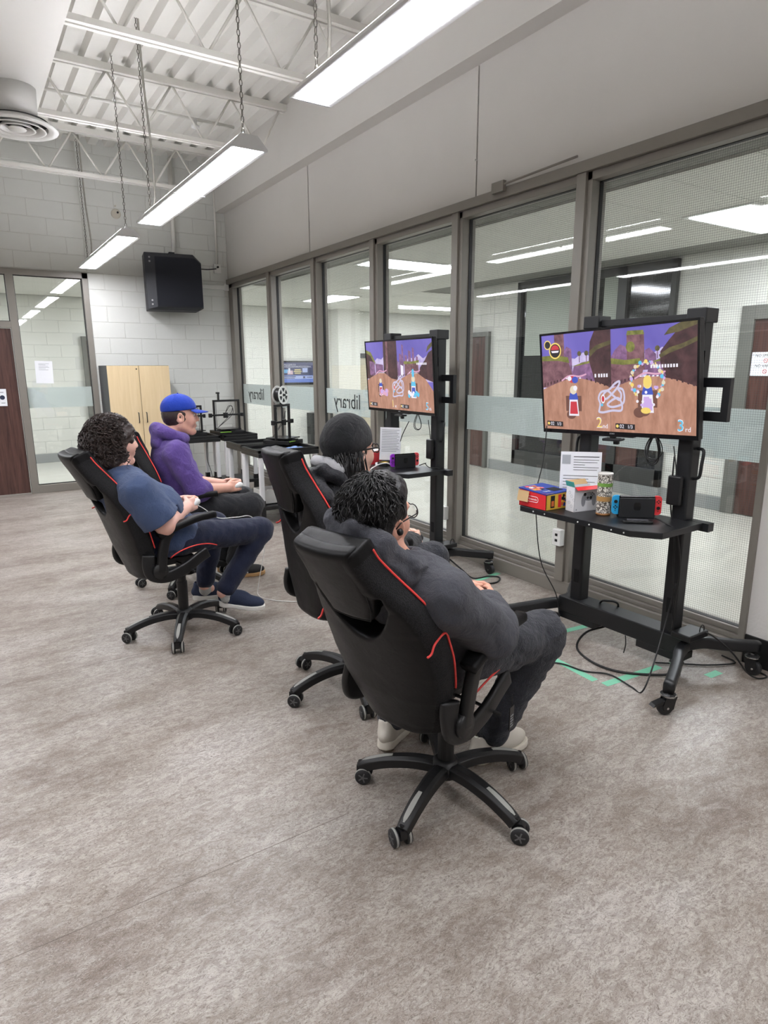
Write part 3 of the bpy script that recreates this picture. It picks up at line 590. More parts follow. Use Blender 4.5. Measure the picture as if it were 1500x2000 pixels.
# ------------------------------------------------------------------ screen carts
BLK = flat('black powder coat', (24, 25, 27), 0.42, bump=0.08, bscale=400)
PLB = flat('black plastic', (20, 20, 21), 0.4)
CHR = flat('bright zinc', (190, 190, 188), 0.25, 1.0)
RUB = flat('dark rubber', (38, 38, 39), 0.65)
CAB = flat('black cable', (20, 20, 20), 0.5)
def caster(par, x, y, h=0.115, ang=0.0, pedal=False):
    c = MB(); M = T(x, y, 0) @ RZ(ang)
    c.lathe([(0.033, h - 0.022), (0.036, h - 0.016), (0.036, h - 0.010), (0.028, h - 0.004), (0.02, h)], 16, M)
    for s in (-1, 1): c.prism([(-0.008, 0.02), (0.012, 0.03), (0.018, h - 0.045), (0.026, h - 0.02), (-0.03, h - 0.02), (-0.045, 0.05), (-0.04, 0.03), (-0.02, 0.02)], s * 0.019 - 0.0015, s * 0.019 + 0.0015, M @ T(0.01, 0, 0) @ RX(PI / 2))
    o = c.build('caster', PLB, par)
    MB().lathe([(0.024, -0.014), (0.037, -0.013), (0.0385, -0.006), (0.0385, 0.006), (0.037, 0.013), (0.024, 0.014)], 24, M @ T(-0.012, 0, 0.0385) @ RX(PI / 2)).build('wheel', RUB, o, smooth=True)
    MB().lathe([(0.006, -0.025), (0.006, 0.025)], 10, M @ T(-0.012, 0, 0.0385) @ RX(PI / 2)).build('axle_bolt', CHR, o)
    MB().lathe([(0.036, h - 0.0165), (0.037, h - 0.013), (0.036, h - 0.0095)], 16, M).build('bearing_ring', CHR, o)
    MB().lathe([(0.011, h - 0.004), (0.011, h + 0.006)], 6, M).build('stem_nut', CHR, o)
    if pedal: MB().prism([(-0.03, 0.075), (-0.075, 0.06), (-0.085, 0.048), (-0.05, 0.056), (-0.03, 0.06)], -0.018, 0.018, M @ RX(PI / 2)).build('brake_pedal', PLB, o)
    return o
def cart(lb, loc, rot):
    t = thing('screen_cart', lb, 'cart', loc, rot, 'screen carts')
    MB().box((-0.065, -0.40, 0.125), (0.065, 0.40, 0.222)).build('crossbar', BLK, t, bevel=0.006)
    for s in (-1, 1):
        MB().box((-0.06, s * 0.27 - 0.13, 0.085), (0.06, s * 0.27 + 0.13, 0.125)).build('base_box', BLK, t, bevel=0.004)
        for P in ([(0, s * 0.39, 0.17), (-0.13, s * 0.43, 0.172), (-0.24, s * 0.485, 0.158), (-0.45, s * 0.575, 0.14)], [(0, s * 0.39, 0.17), (0.09, s * 0.43, 0.175), (0.18, s * 0.50, 0.165), (0.33, s * 0.60, 0.15)]):
            MB().sweep(spline(P, 5), [(a, b) for a, b in rrect(0.05, 0.062, 0.014)]).build('leg', BLK, t, smooth=True)
            caster(t, P[-1][0] + (0.02 if P[-1][0] < 0 else -0.03), P[-1][1] - s * 0.01, 0.112, 0.6 * s + (2.3 if P[-1][0] > 0 else 0.2), P[-1][0] < 0)
        caster(t, -0.09, s * 0.40, 0.112, 0.5, s < 0)
        y = s * 0.30
        po = MB().prism(rrect(0.085, 0.078, 0.012), 0.222, 1.83, T(0, y, 0)).build('post', BLK, t)
        MB().box((-0.0445, y - 0.02, 0.33), (-0.0425, y + 0.012, 0.41)).build('cable_slot', flat('slot black', (6, 6, 6), 0.9), po)
        MB().box((-0.0445, y - 0.02, 0.93), (-0.0425, y + 0.012, 1.0)).build('cable_slot', flat('slot black', (6, 6, 6), 0.9), po)
        MB().box((-0.055, y - 0.05, 1.79), (0.055, y + 0.05, 1.858)).build('post_cap', BLK, t, bevel=0.006)
        m = MB(); m.tube(spline([(0.01, s * 0.335, 1.19), (0.0, s * 0.375, 1.185), (-0.01, s * 0.378, 1.12), (-0.01, s * 0.372, 1.055), (0.0, s * 0.335, 1.04)], 5), 0.008, 8); m.build('side_handle', BLK, t, smooth=True)
    MB().box((-0.03, -0.27, 1.80), (0.03, 0.27, 1.835)).build('top_bar', BLK, t, bevel=0.003)
    MB().box((-0.05, -0.36, 1.36), (-0.03, 0.36, 1.42)).build('mount_rail', BLK, t); MB().box((-0.05, -0.36, 1.60), (-0.03, 0.36, 1.66)).build('mount_rail', BLK, t)
    m = MB(); m.box((0.0, -0.47, 1.33), (0.03, -0.435, 1.535)); m.box((0.0, -0.435, 1.33), (0.03, -0.26, 1.375)); m.box((0.0, -0.435, 1.49), (0.03, -0.26, 1.535)); m.build('mount_handle', BLK, t)
    sh = [(-0.02, -0.42), (-0.02, 0.42), (-0.44, 0.40), (-0.44, -0.30), (-0.36, -0.42)]
    m = MB(); m.prism(sh, 0.80, 0.832); q = m.build('shelf', BLK, t, bevel=0.003)
    MB().box((-0.02, -0.45, 0.79), (0.03, -0.33, 0.832)).build('shelf_bracket', BLK, t); MB().box((-0.02, 0.33, 0.79), (0.03, 0.45, 0.832)).build('shelf_bracket', BLK, t)
    for yy in (0.30, 0.22, 0.0, -0.07, -0.20, -0.27): MB().lathe([(0.004, 0), (0.004, 0.002)], 8, T(-0.441, yy, 0.815) @ RY(-PI / 2)).build('rivet', WHITE, q)
    return t
c1 = cart('black wheeled screen cart carrying the large near television', (3.0, 2.135, 0), 0.03)
c2 = dup(c1, (3.0, 4.17, 0), 0.02, 'black wheeled screen cart carrying the farther television by the printers')
# power boxes on the base, adapters, cables
def cable(lb, pts, r=0.004, n=8, name='cable', mat=None, group=None):
    o = MB().tube(spline(pts, n), r, 7).build(name, mat or CAB, smooth=True); return tag(o, lb, 'cable', group)
for (cx, cy), w_ in (((3.0, 2.135), 'nearer'), ((3.0, 4.17), 'farther')):
    t = thing('power_strip', 'flat black power strip lying on the base of the %s screen cart' % w_, 'power strip', (cx, cy - 0.37, 0.222)); MB().box((-0.08, -0.09, 0), (0.09, 0.015, 0.035)).build('body', PLB, t, bevel=0.006); MB().tube([(0.05 + 0.02 * math.cos(a), -0.075, 0.04 + 0.028 * math.sin(a)) for a in [2 * PI * i / 12 for i in range(12)]], 0.003, 6, closed=True).build('cord_loop', CAB, t)
    t = thing('power_adapter', 'black power adapter fixed to the post of the %s screen cart' % w_, 'adapter', (cx - 0.052, cy - 0.285, 0.98)); MB().box((-0.018, -0.036, -0.075), (0.012, 0.036, 0.075)).build('body', PLB, t, bevel=0.008)
    MB().tube(spline([(0, 0, 0.075), (0, 0.01, 0.13), (0.0, 0.03, 0.22)], 5), 0.003, 6).build('cord', CAB, t)
    # bundle of cable loops hanging under the screen
    t = thing('cable_bundle', 'coiled black cable hanging under the %s television' % w_, 'cable', (cx - 0.075, cy - 0.16, 1.245))
    rr = random.Random(3)
    for i in range(6 if cy < 3 else 2):
        a_, b_ = 0.03 + 0.02 * rr.random(), 0.045 + 0.03 * rr.random(); dx = rr.uniform(-0.01, 0.01)
        MB().tube([(dx + 0.01 * math.sin(2 * q), a_ * math.cos(q), -b_ + b_ * math.sin(q)) for q in [2 * PI * j / 18 for j in range(18)]], 0.0028, 6, closed=True).build('loop', CAB, t, smooth=True)
cable('thin cable dropping from the near television past the shelf to the floor', [(2.88, 2.66, 1.25), (2.86, 2.655, 1.05), (2.78, 2.63, 0.85), (2.76, 2.60, 0.75), (2.80, 2.58, 0.45), (2.86, 2.50, 0.25), (2.87, 2.47, 0.1), (2.86, 2.43, 0.006)], 0.0032)
cable('thick black cord looping under the crossbar of the nearer cart', [(3.02, 2.3, 0.225), (2.99, 2.25, 0.26), (3.05, 2.2, 0.24), (3.07, 2.25, 0.1), (2.94, 2.32, 0.05), (2.8, 2.27, 0.008), (2.72, 2.1, 0.008), (2.74, 1.95, 0.008), (2.85, 1.83, 0.008), (2.93, 1.75, 0.03), (2.95, 1.72, 0.12)], 0.0065)
cable('black cord crossing the floor and green tape in front of the nearer cart', [(2.35, 2.3, 0.006), (2.55, 2.2, 0.006), (2.60, 2.05, 0.006), (2.68, 1.95, 0.006), (2.66, 1.8, 0.006), (2.655, 1.74, 0.006), (2.72, 1.74, 0.1), (2.9, 1.8, 0.3), (2.955, 1.80, 0.5)], 0.0042)
cable('black cord running behind the near cart to its rear wheel', [(3.03, 1.72, 0.25), (3.08, 1.66, 0.24), (3.16, 1.58, 0.15), (3.22, 1.53, 0.05), (3.28, 1.50, 0.007), (3.34, 1.48, 0.007), (3.36, 1.53, 0.007)], 0.0045)
cable('black cord on the floor between the nearer cart and the window', [(3.0, 1.9, 0.008), (3.12, 1.8, 0.008), (3.22, 1.72, 0.008), (3.36, 1.66, 0.008), (3.39, 1.75, 0.008)], 0.0045)
cable('cables hanging down the right post of the nearer cart', [(2.945, 1.87, 1.15), (2.94, 1.86, 0.9), (2.948, 1.83, 0.75), (2.94, 1.81, 0.55), (2.945, 1.80, 0.4), (2.93, 1.78, 0.27)], 0.004)
cable('cable from the console over the shelf edge of the nearer cart', [(2.82, 1.86, 0.85), (2.80, 1.80, 0.845), (2.82, 1.74, 0.80), (2.88, 1.74, 0.6), (2.93, 1.78, 0.4), (2.95, 1.78, 0.25)], 0.004)
cable('short cable hanging under the crossbar of the nearer cart', [(2.93, 2.05, 0.13), (2.925, 2.04, 0.08), (2.92, 2.045, 0.03)], 0.003)
cable('coil of thick black cord on the floor beside the farther cart', [(3.05, 3.75, 0.12), (3.1, 3.66, 0.05), (3.12, 3.55, 0.008), (3.25, 3.52, 0.008), (3.3, 3.45, 0.008), (3.2, 3.38, 0.008), (3.06, 3.42, 0.008), (2.9, 3.5, 0.008), (2.7, 3.6, 0.008)], 0.006)
cable('thin cable dropping from the farther shelf', [(2.70, 4.0, 0.80), (2.69, 3.99, 0.5), (2.70, 3.98, 0.2), (2.72, 3.96, 0.01)], 0.0032)
cable('cable from the farther television down to the shelf', [(2.9, 4.1, 1.18), (2.87, 4.16, 1.05), (2.86, 4.2, 0.9), (2.88, 4.2, 0.84)], 0.0035)
cable('blue cable coil on the base of the farther cart', [(2.98, 4.10, 0.26), (2.96, 4.16, 0.27), (2.93, 4.19, 0.25), (2.95, 4.08, 0.255), (2.98, 4.02, 0.25), (2.95, 4.12, 0.275), (2.93, 4.2, 0.26)], 0.006, mat=flat('blue cable jacket', (40, 66, 130), 0.5))

# ------------------------------------------------------------------ televisions with their pictures
def tex_emit(name, a, b, scale, strength=1.0, stretch=(1, 1, 1), rot=0):
    if name in MATS: return MATS[name]
    k = NT(name); k.setp((0.01, 0.01, 0.01), 0.4); v = k.coords(stretch, rot=(rot, 0, 0)); n = k.noise(v, scale, 4, 0.6, 0.4)
    c = k.ramp(n, [(0.32, lin(a)), (0.68, lin(b))]); k.l(c, k.b.inputs['Emission Color']); k.b.inputs['Emission Strength'].default_value = strength
    MATS[name] = k.m; return k.m
ART = {'sky': tex_emit('screen sky', (98, 88, 176), (128, 116, 204), 2.0), 'cloud': tex_emit('screen cloud', (176, 160, 214), (214, 202, 238), 14), 'ground': tex_emit('screen dirt', (168, 120, 99), (200, 150, 128), 9, stretch=(1, 3, 1)),
       'rock': tex_emit('screen rock', (96, 62, 72), (150, 108, 116), 22), 'dark': tex_emit('screen dark rock', (56, 36, 40), (92, 62, 64), 16), 'violet': tex_emit('screen violet rock', (104, 74, 108), (160, 116, 160), 26),
       'green': tex_emit('screen moss', (100, 104, 48), (150, 150, 78), 30), 'gdark': tex_emit('screen dark moss', (78, 72, 48), (112, 102, 66), 24), 'white': emit('screen white', (240, 236, 246), 1.0), 'map': emit('screen map line', (206, 200, 226), 1.0),
       'yellow': emit('screen yellow', (244, 214, 110), 1.0), 'cyan': emit('screen cyan', (92, 196, 236), 1.0), 'black': emit('screen black', (26, 18, 22), 1.0), 'red': emit('screen red', (204, 50, 64), 1.0), 'blue': emit('screen blue', (60, 84, 190), 1.0),
       'glow': emit('screen glow', (226, 214, 190), 1.0), 'lilac': emit('screen lilac', (204, 172, 230), 1.0), 'shadow': emit('screen shadow', (112, 72, 60), 1.0), 'pale': emit('screen pale', (222, 168, 196), 1.0)}
AK = list(ART)
class Art:
    """flat coloured shapes on a screen, x 0..2 (two halves) and y 0..1 over W x H"""
    def __init__(s, W, H): s.m = MB(); s.m.mats = [ART[k_] for k_ in AK]; s.W, s.H, s.k = W, H, 0
    def poly(s, pts, col, half=0):
        s.k += 1; e = -0.0008 - 0.00006 * s.k
        pts = [((min(max(x, 0), 1) + half) / 2 * s.W - s.W / 2, y * s.H - s.H / 2) for x, y in pts]
        s.m.add([(e, -x, z) for x, z in pts], [tuple(range(len(pts)))], None, AK.index(col))
    def disc(s, cx, cy, rx, col, half=0, ry=None, n=20, ring=None):
        ry = ry or rx * 0.9
        if ring: s.poly([(cx + (rx + ring) * math.cos(2 * PI * i / n), cy + (ry + ring * 0.9) * math.sin(2 * PI * i / n)) for i in range(n)], 'yellow', half)
        s.poly([(cx + rx * math.cos(2 * PI * i / n), cy + ry * math.sin(2 * PI * i / n)) for i in range(n)], col, half)
    def line(s, pts, wd, col, half=0):
        P = spline([(x, y, 0) for x, y in pts], 5)
        for a, b in zip(P, P[1:]):
            d_ = (b - a); d_.normalize(); n_ = Vector((-d_.y, d_.x, 0)) * wd; s.poly2([a - n_ - d_ * wd * .3, b - n_ + d_ * wd * .3, b + n_ + d_ * wd * .3, a + n_ - d_ * wd * .3], col, half)
        s.k += 1
    def poly2(s, pts, col, half):
        e = -0.0008 - 0.00006 * (s.k + 1); pts = [((p.x + half) / 2 * s.W - s.W / 2, p.y * s.H - s.H / 2) for p in pts]
        s.m.add([(e, -x, z) for x, z in pts], [(0, 1, 2, 3)], None, AK.index(col))
def television(lb, loc, rot, kind):
    t = thing('television', lb, 'television', loc, 0, 'televisions on carts'); t.rotation_euler = rot
    W, H = 0.945, 0.532
    MB().box((0.0, -W / 2 - 0.012, -H / 2 - 0.022), (0.035, W / 2 + 0.012, H / 2 + 0.012)).build('back_cover', PLB, t, bevel=0.006)
    m = MB()
    for lo, hi in (((-0.004, -W / 2 - 0.012, -H / 2 - 0.022), (0.004, W / 2 + 0.012, -H / 2)), ((-0.004, -W / 2 - 0.012, H / 2), (0.004, W / 2 + 0.012, H / 2 + 0.012)), ((-0.004, -W / 2 - 0.012, -H / 2), (0.004, -W / 2, H / 2)), ((-0.004, W / 2, -H / 2), (0.004, W / 2 + 0.012, H / 2))): m.box(lo, hi)
    m.build('bezel', flat('tv bezel', (16, 16, 18), 0.25), t)
    MB().box((0.035, -0.22, -0.20), (0.07, 0.22, 0.1)).build('rear_housing', PLB, t, bevel=0.01)
    A = Art(W, H)
    for h in (0, 1):
        A.poly([(0, 0), (1, 0), (1, 1), (0, 1)], 'sky', h)
        A.poly([(0, .42), (1, .42), (1, .72), (.86, .78), (.75, .74), (.62, .80), (.5, .74), (.36, .76), (.2, .68), (0, .7)], 'cloud', h)
    if kind == 1:
        A.poly([(.2, .6), (.35, .6), (.345, 1), (.2, 1)], 'rock', 0); A.poly([(.34, .6), (.46, .6), (.45, .84), (.38, .87), (.34, .82)], 'violet', 0)
        A.poly([(.2, .6), (.42, .6), (.41, .93), (.2, .94)], 'rock', 1); A.poly([(.195, .93), (.415, .925), (.40, .965), (.21, .97)], 'green', 1)
        A.poly([(0, .6), (.2, .6), (.2, .82), (.12, .85), (.05, .80), (0, .74)], 'violet', 1); A.poly([(.42, .6), (.56, .6), (.55, .74), (.47, .80), (.42, .78)], 'violet', 1)
        A.disc(.245, .82, .055, 'green', 1); 
        for h in (0, 1):
            A.poly([(.4, .45), (1, .45), (1, .66), (.8, .72), (.6, .70), (.48, .66)], 'violet', h); A.poly([(.44, .66), (.62, .70), (.82, .73), (.98, .68), (.8, .70), (.6, .675)], 'green', h)
            for q in (.56, .66): A.poly([(q, .70), (q + .012, .70), (q + .012, .78), (q, .78)], 'violet', h); A.disc(q + .006, .79, .028, 'gdark', h)
        A.poly([(0, .45), (.42, .45), (.46, .58), (.40, .72), (.2, .74), (0, .75)], 'rock', 0); A.poly([(0, .735), (.25, .73), (.42, .70), (.40, .76), (.2, .79), (0, .785)], 'green', 0)
        A.poly([(0, .45), (.36, .45), (.40, .6), (.36, .68), (.15, .66), (0, .68)], 'rock', 1); A.poly([(0, .67), (.15, .655), (.38, .66), (.36, .71), (.18, .70), (0, .725)], 'green', 1)
        A.poly([(1, .42), (.78, .50), (.70, .72), (.72, .9), (.78, 1), (1, 1)], 'dark', 0); A.poly([(.70, .80), (.8, .86), (1, .90), (1, .86), (.82, .82), (.72, .75)], 'gdark', 0)
        A.poly([(1, .40), (.70, .48), (.60, .66), (.60, .76), (.70, .86), (.86, 1), (1, 1)], 'dark', 1); A.poly([(.585, .73), (.7, .79), (.85, .82), (1, .87), (1, .83), (.85, .78), (.7, .74), (.6, .70)], 'gdark', 1); A.poly([(.64, .90), (.8, .92), (1, .97), (1, 1), (.82, 1), (.7, .96)], 'gdark', 1)
    else:
        A.poly([(0, .45), (.28, .45), (.26, .72), (.12, .84), (0, .86)], 'dark', 0); A.poly([(0, .84), (.14, .80), (.28, .66), (.3, .7), (.16, .85), (0, .89)], 'green', 0); A.poly([(.1, .5), (.28, .5), (.27, .7), (.1, .72)], 'violet', 0)
        A.poly([(.3, .5), (.55, .5), (.55, .66), (.3, .68)], 'violet', 0); A.poly([(.56, .34), (1, .34), (1, 1), (.58, 1)], 'dark', 0); A.poly([(.62, .34), (.7, .34), (.72, 1), (.66, 1)], 'rock', 0)
        for q, w_, hh_ in ((.05, .1, .8), (.14, .06, .93), (.22, .09, .78), (.32, .1, .84), (.44, .07, .88), (.54, .08, .76), (0, .05, .7)): A.poly([(q, .5), (q + w_, .5), (q + w_ * .9, hh_), (q + w_ * .2, hh_ + .02)], 'violet', 1)
        A.poly([(.22, .5), (.62, .5), (.6, .68), (.22, .67)], 'rock', 1); A.poly([(.2, .665), (.62, .675), (.64, .72), (.4, .70), (.2, .71)], 'green', 1); A.poly([(.6, .5), (1, .42), (1, .85), (.9, .82), (.8, .72), (.66, .62)], 'dark', 1); A.poly([(.84, .82), (1, .9), (1, .96), (.88, .9)], 'gdark', 1); A.poly([(.1, .5), (.18, .5), (.18, .64), (.1, .66)], 'white', 1)
    for h in (0, 1):
        A.poly([(0, 0), (1, 0), (1, .44 if kind == 1 or h == 0 else .30), (.8, .50 if kind == 1 else .46), (.6, .535), (.42, .54), (.2, .49), (0, .43)], 'ground', h)
        for i in range(7): A.poly([(.02 + .05 * i, .455 + .012 * i), (.04 + .05 * i, .46 + .012 * i), (.04 + .05 * i, .50 + .008 * i), (.02 + .05 * i, .495 + .008 * i)], 'dark', h)
        for i in range(6): A.poly([(.98 - .06 * i, .44 + .016 * i), (.96 - .06 * i, .445 + .016 * i), (.96 - .06 * i, .50 + .008 * i), (.98 - .06 * i, .495 + .008 * i)], 'dark', h)
        for i in range(5): A.poly([(.36 + .05 * i, .535), (.385 + .05 * i, .537), (.385 + .05 * i, .55), (.36 + .05 * i, .548)], 'white', h)
        A.line([(.3, .52), (.42, .57), (.56, .56), (.66, .58)], .008, 'pale', h)
    def kart(cx, cy, h, body, s_=1.0, sh=True):
        if sh: A.disc(cx - .04 * s_, cy - .16 * s_, .07 * s_, 'shadow', h, .045 * s_)
        for q in (-.085, .085): A.poly([(cx + (q - .03) * s_, cy - .12 * s_), (cx + (q + .03) * s_, cy - .12 * s_), (cx + (q + .03) * s_, cy + .04 * s_), (cx + (q - .03) * s_, cy + .04 * s_)], 'shadow', h)
        A.poly([(cx - .075 * s_, cy - .17 * s_), (cx + .075 * s_, cy - .17 * s_), (cx + .06 * s_, cy + .0 * s_), (cx - .06 * s_, cy + .0 * s_)], 'white', h)
        A.poly([(cx - .06 * s_, cy - .15 * s_), (cx + .06 * s_, cy - .15 * s_), (cx + .045 * s_, cy - .02 * s_), (cx - .045 * s_, cy - .02 * s_)], body, h)
        A.poly([(cx - .07 * s_, cy), (cx + .07 * s_, cy), (cx + .05 * s_, cy + .07 * s_), (cx - .05 * s_, cy + .07 * s_)], 'blue' if body != 'blue' else 'cyan', h); A.disc(cx, cy + .10 * s_, .05 * s_, 'glow', h)
    if kind == 1:
        kart(.47, .32, 0, 'red'); A.disc(.46, .53, .05, 'red', 0, .035); A.disc(.50, .525, .045, 'blue', 0, .035); A.disc(.42, .54, .03, 'white', 0, .025); A.disc(.50, .44, .03, 'white', 0)
        for i in range(54):
            a = 2 * PI * i / 54; A.disc(.45 + (.19 + .012 * math.sin(i * 2.3)) * math.cos(a), .50 + (.17 + .012 * math.sin(i * 2.3)) * math.sin(a), .009 + .006 * (i % 3), ('glow', 'lilac', 'cyan', 'glow', 'yellow')[i % 5], 1)
        kart(.46, .37, 1, 'lilac'); A.disc(.46, .49, .05, 'yellow', 1, .06); A.disc(.36, .20, .07, 'shadow', 1, .05); A.disc(.44, .22, .06, 'yellow', 1, .03)
        for i in range(18): A.disc(.46 + .12 * math.cos(i * 2.4), .36 + .09 * math.sin(i * 1.7), .016, ('lilac', 'white')[i % 2], 1)
        A.disc(.11, .90, .042, 'black', 0, ring=.012); A.disc(.225, .835, .078, 'black', 0, ring=.016); A.poly([(.225 + .062 * math.cos(a), .845 + .05 * math.sin(a)) for a in [PI * i / 10 for i in range(11)]], 'red', 0); A.poly([(.165, .835), (.285, .835), (.27, .815), (.18, .815)], 'white', 0)
        for x0 in (.79, .84, .875, .91, .945): A.poly([(x0, .545), (x0 + .022, .545), (x0 + .022, .58), (x0, .58)], 'white', 0)
        for x0 in [.50 + .032 * i for i in range(10)]: A.poly([(x0, .615), (x0 + .02, .615), (x0 + .02, .645), (x0, .645)], 'white', 1)
    else:
        kart(.45, .34, 0, 'red', .8); kart(.46, .36, 1, 'blue', 1.0, False); A.disc(.46, .54, .035, 'cyan', 1, .06)
        for i in range(14): A.disc(.45 + .22 * ((i * .37) % 1), .22 + .06 * ((i * .61) % 1), .035, ('pale', 'lilac')[i % 2], 0)
        for i in range(8): A.disc(.33 + .3 * ((i * .43) % 1), .22 + .05 * ((i * .71) % 1), .035, ('cyan', 'white')[i % 2], 1)
        for x0 in [.58 + .032 * i for i in range(9)]: A.poly([(x0, .655), (x0 + .02, .655), (x0 + .02, .685), (x0, .685)], 'white', 1)
    A.poly([(.997, 0), (1, 0), (1, 1), (.997, 1)], 'black', 0)
    A.line([(.84, .20), (.86, .28), (.84, .34), (.88, .40), (.98, .42), (1.06, .48), (1.12, .50), (1.10, .45), (1.02, .38), (.94, .33), (.90, .36), (.96, .41), (1.04, .36), (1.12, .32), (1.14, .38), (1.10, .43), (1.16, .42), (1.18, .34), (1.15, .28), (1.02, .25), (.96, .28), (1.08, .34), (1.14, .30), (1.14, .22), (1.02, .215), (.90, .195), (.84, .20)], .011, 'map', 0)
    A.disc(.90, .33, .028, 'white', 0, .045); A.disc(.90, .33, .018, 'red', 0, .03); A.disc(.885, .27, .016, 'cyan', 0)
    for h in (0, 1):
        A.poly([(.06, .035), (.31, .03), (.31, .085), (.06, .09)], 'black', h); A.disc(.085, .062, .018, 'yellow', h)
    o = A.m.build('display', None, t, label='split screen picture of a racing game on a brown dirt track')
    def put(txt, size, col, x, y, h): 
        e = writing('screen_lettering', txt, size, ART[col], t, (-0.0135, -(((x + h) / 2) * W - W / 2), y * H - H / 2), (PI / 2, 0, -PI / 2)); return e
    for h in (0, 1): put('02', .028, 'white', .145, .06, h); put('1/3', .026, 'white', .25, .058, h)
    a, b = (('2', 'nd'), ('3', 'rd')) if kind == 1 else (('1', 'st'), ('5', 'th'))
    for h, (p_, q_), cl in ((0, a, 'yellow'), (1, b, 'cyan')): put(p_, .085, 'white', .845, .085, h); x_ = put(p_, .075, cl, .845, .085, h); x_.location.x -= 0.0006; put(q_, .034, 'white', .925, .055, h)
    writing('maker_lettering', 'SONY', .012, flat('grey print', (150, 150, 150), 0.4), t, (-0.0046, 0.0, -H / 2 - 0.011), (PI / 2, 0, -PI / 2))
    m = MB(); m.box((-0.004, -0.13, -H / 2 - 0.028), (0.02, 0.13, -H / 2 - 0.022)); m.build('lower_lip', PLB, t)
    q = MB(); q.box((-0.02, -0.055, -H / 2 - 0.05), (0.03, 0.055, -H / 2 - 0.036)); q.box((0.0, -0.03, -H / 2 - 0.07), (0.02, 0.0, -H / 2 - 0.036)); q.box((0.0, -0.01, -H / 2 - 0.04), (0.02, 0.02, -H / 2 - 0.025)); q.build('sensor_bar', PLB, t, bevel=0.004)
    return t
television('large television showing a two player racing game on the nearer cart', (2.879, 2.225, 1.513), (-0.035, -0.10, 0.016), 1)
television('television showing a two player racing game on the farther cart', (2.886, 4.234, 1.526), (0, -0.066, -0.026), 2)
# ------------------------------------------------------------------ soft shapes: distance fields turned into quads
def surface_nets(Fd, lo, res):
    s = Fd < 0
    nx, ny, nz = Fd.shape
    cells = np.zeros((nx - 1, ny - 1, nz - 1), bool); allin = np.ones_like(cells)
    for i in (0, 1):
        for j in (0, 1):
            for k_ in (0, 1):
                q = s[i:nx - 1 + i, j:ny - 1 + j, k_:nz - 1 + k_]; cells |= q; allin &= q
    act = cells & ~allin; idx = -np.ones(act.shape, np.int64); I = np.argwhere(act); idx[act] = np.arange(len(I))
    P = np.zeros((len(I), 3)); C = np.zeros(len(I)); corners = [(i, j, k_) for i in (0, 1) for j in (0, 1) for k_ in (0, 1)]
    val = {c: Fd[I[:, 0] + c[0], I[:, 1] + c[1], I[:, 2] + c[2]] for c in corners}
    for a in corners:
        for ax in range(3):
            if a[ax]: continue
            b = list(a); b[ax] = 1; b = tuple(b); va, vb = val[a], val[b]; m = (va < 0) != (vb < 0)
            t = np.where(m, va / np.where(m, va - vb, 1), 0)
            for d_ in range(3): P[:, d_] += np.where(m, a[d_] + (t if d_ == ax else 0), 0)
            C += m
    V = (P / C[:, None] + I) * res + np.array(lo)
    Q = []
    for ax in range(3):
        sl0 = [slice(None)] * 3; sl1 = [slice(None)] * 3; sl0[ax] = slice(0, -1); sl1[ax] = slice(1, None)
        e = s[tuple(sl0)] != s[tuple(sl1)]; u, v = [(1, 2), (2, 0), (0, 1)][ax]
        E = np.argwhere(e); E = E[(E[:, u] > 0) & (E[:, v] > 0) & (E[:, u] < Fd.shape[u] - 1) & (E[:, v] < Fd.shape[v] - 1)]
        def at_(du, dv):
            K = E.copy(); K[:, u] -= du; K[:, v] -= dv; return idx[K[:, 0], K[:, 1], K[:, 2]]
        q = np.stack([at_(1, 1), at_(0, 1), at_(0, 0), at_(1, 0)], 1); flip = ~s[E[:, 0], E[:, 1], E[:, 2]]
        q[flip] = q[flip][:, ::-1]; Q.append(q)
    return V, np.concatenate(Q)
def smin(a, b, k_):
    h = np.clip(0.5 + 0.5 * (b - a) / k_, 0, 1); return b * (1 - h) + a * h - k_ * h * (1 - h)
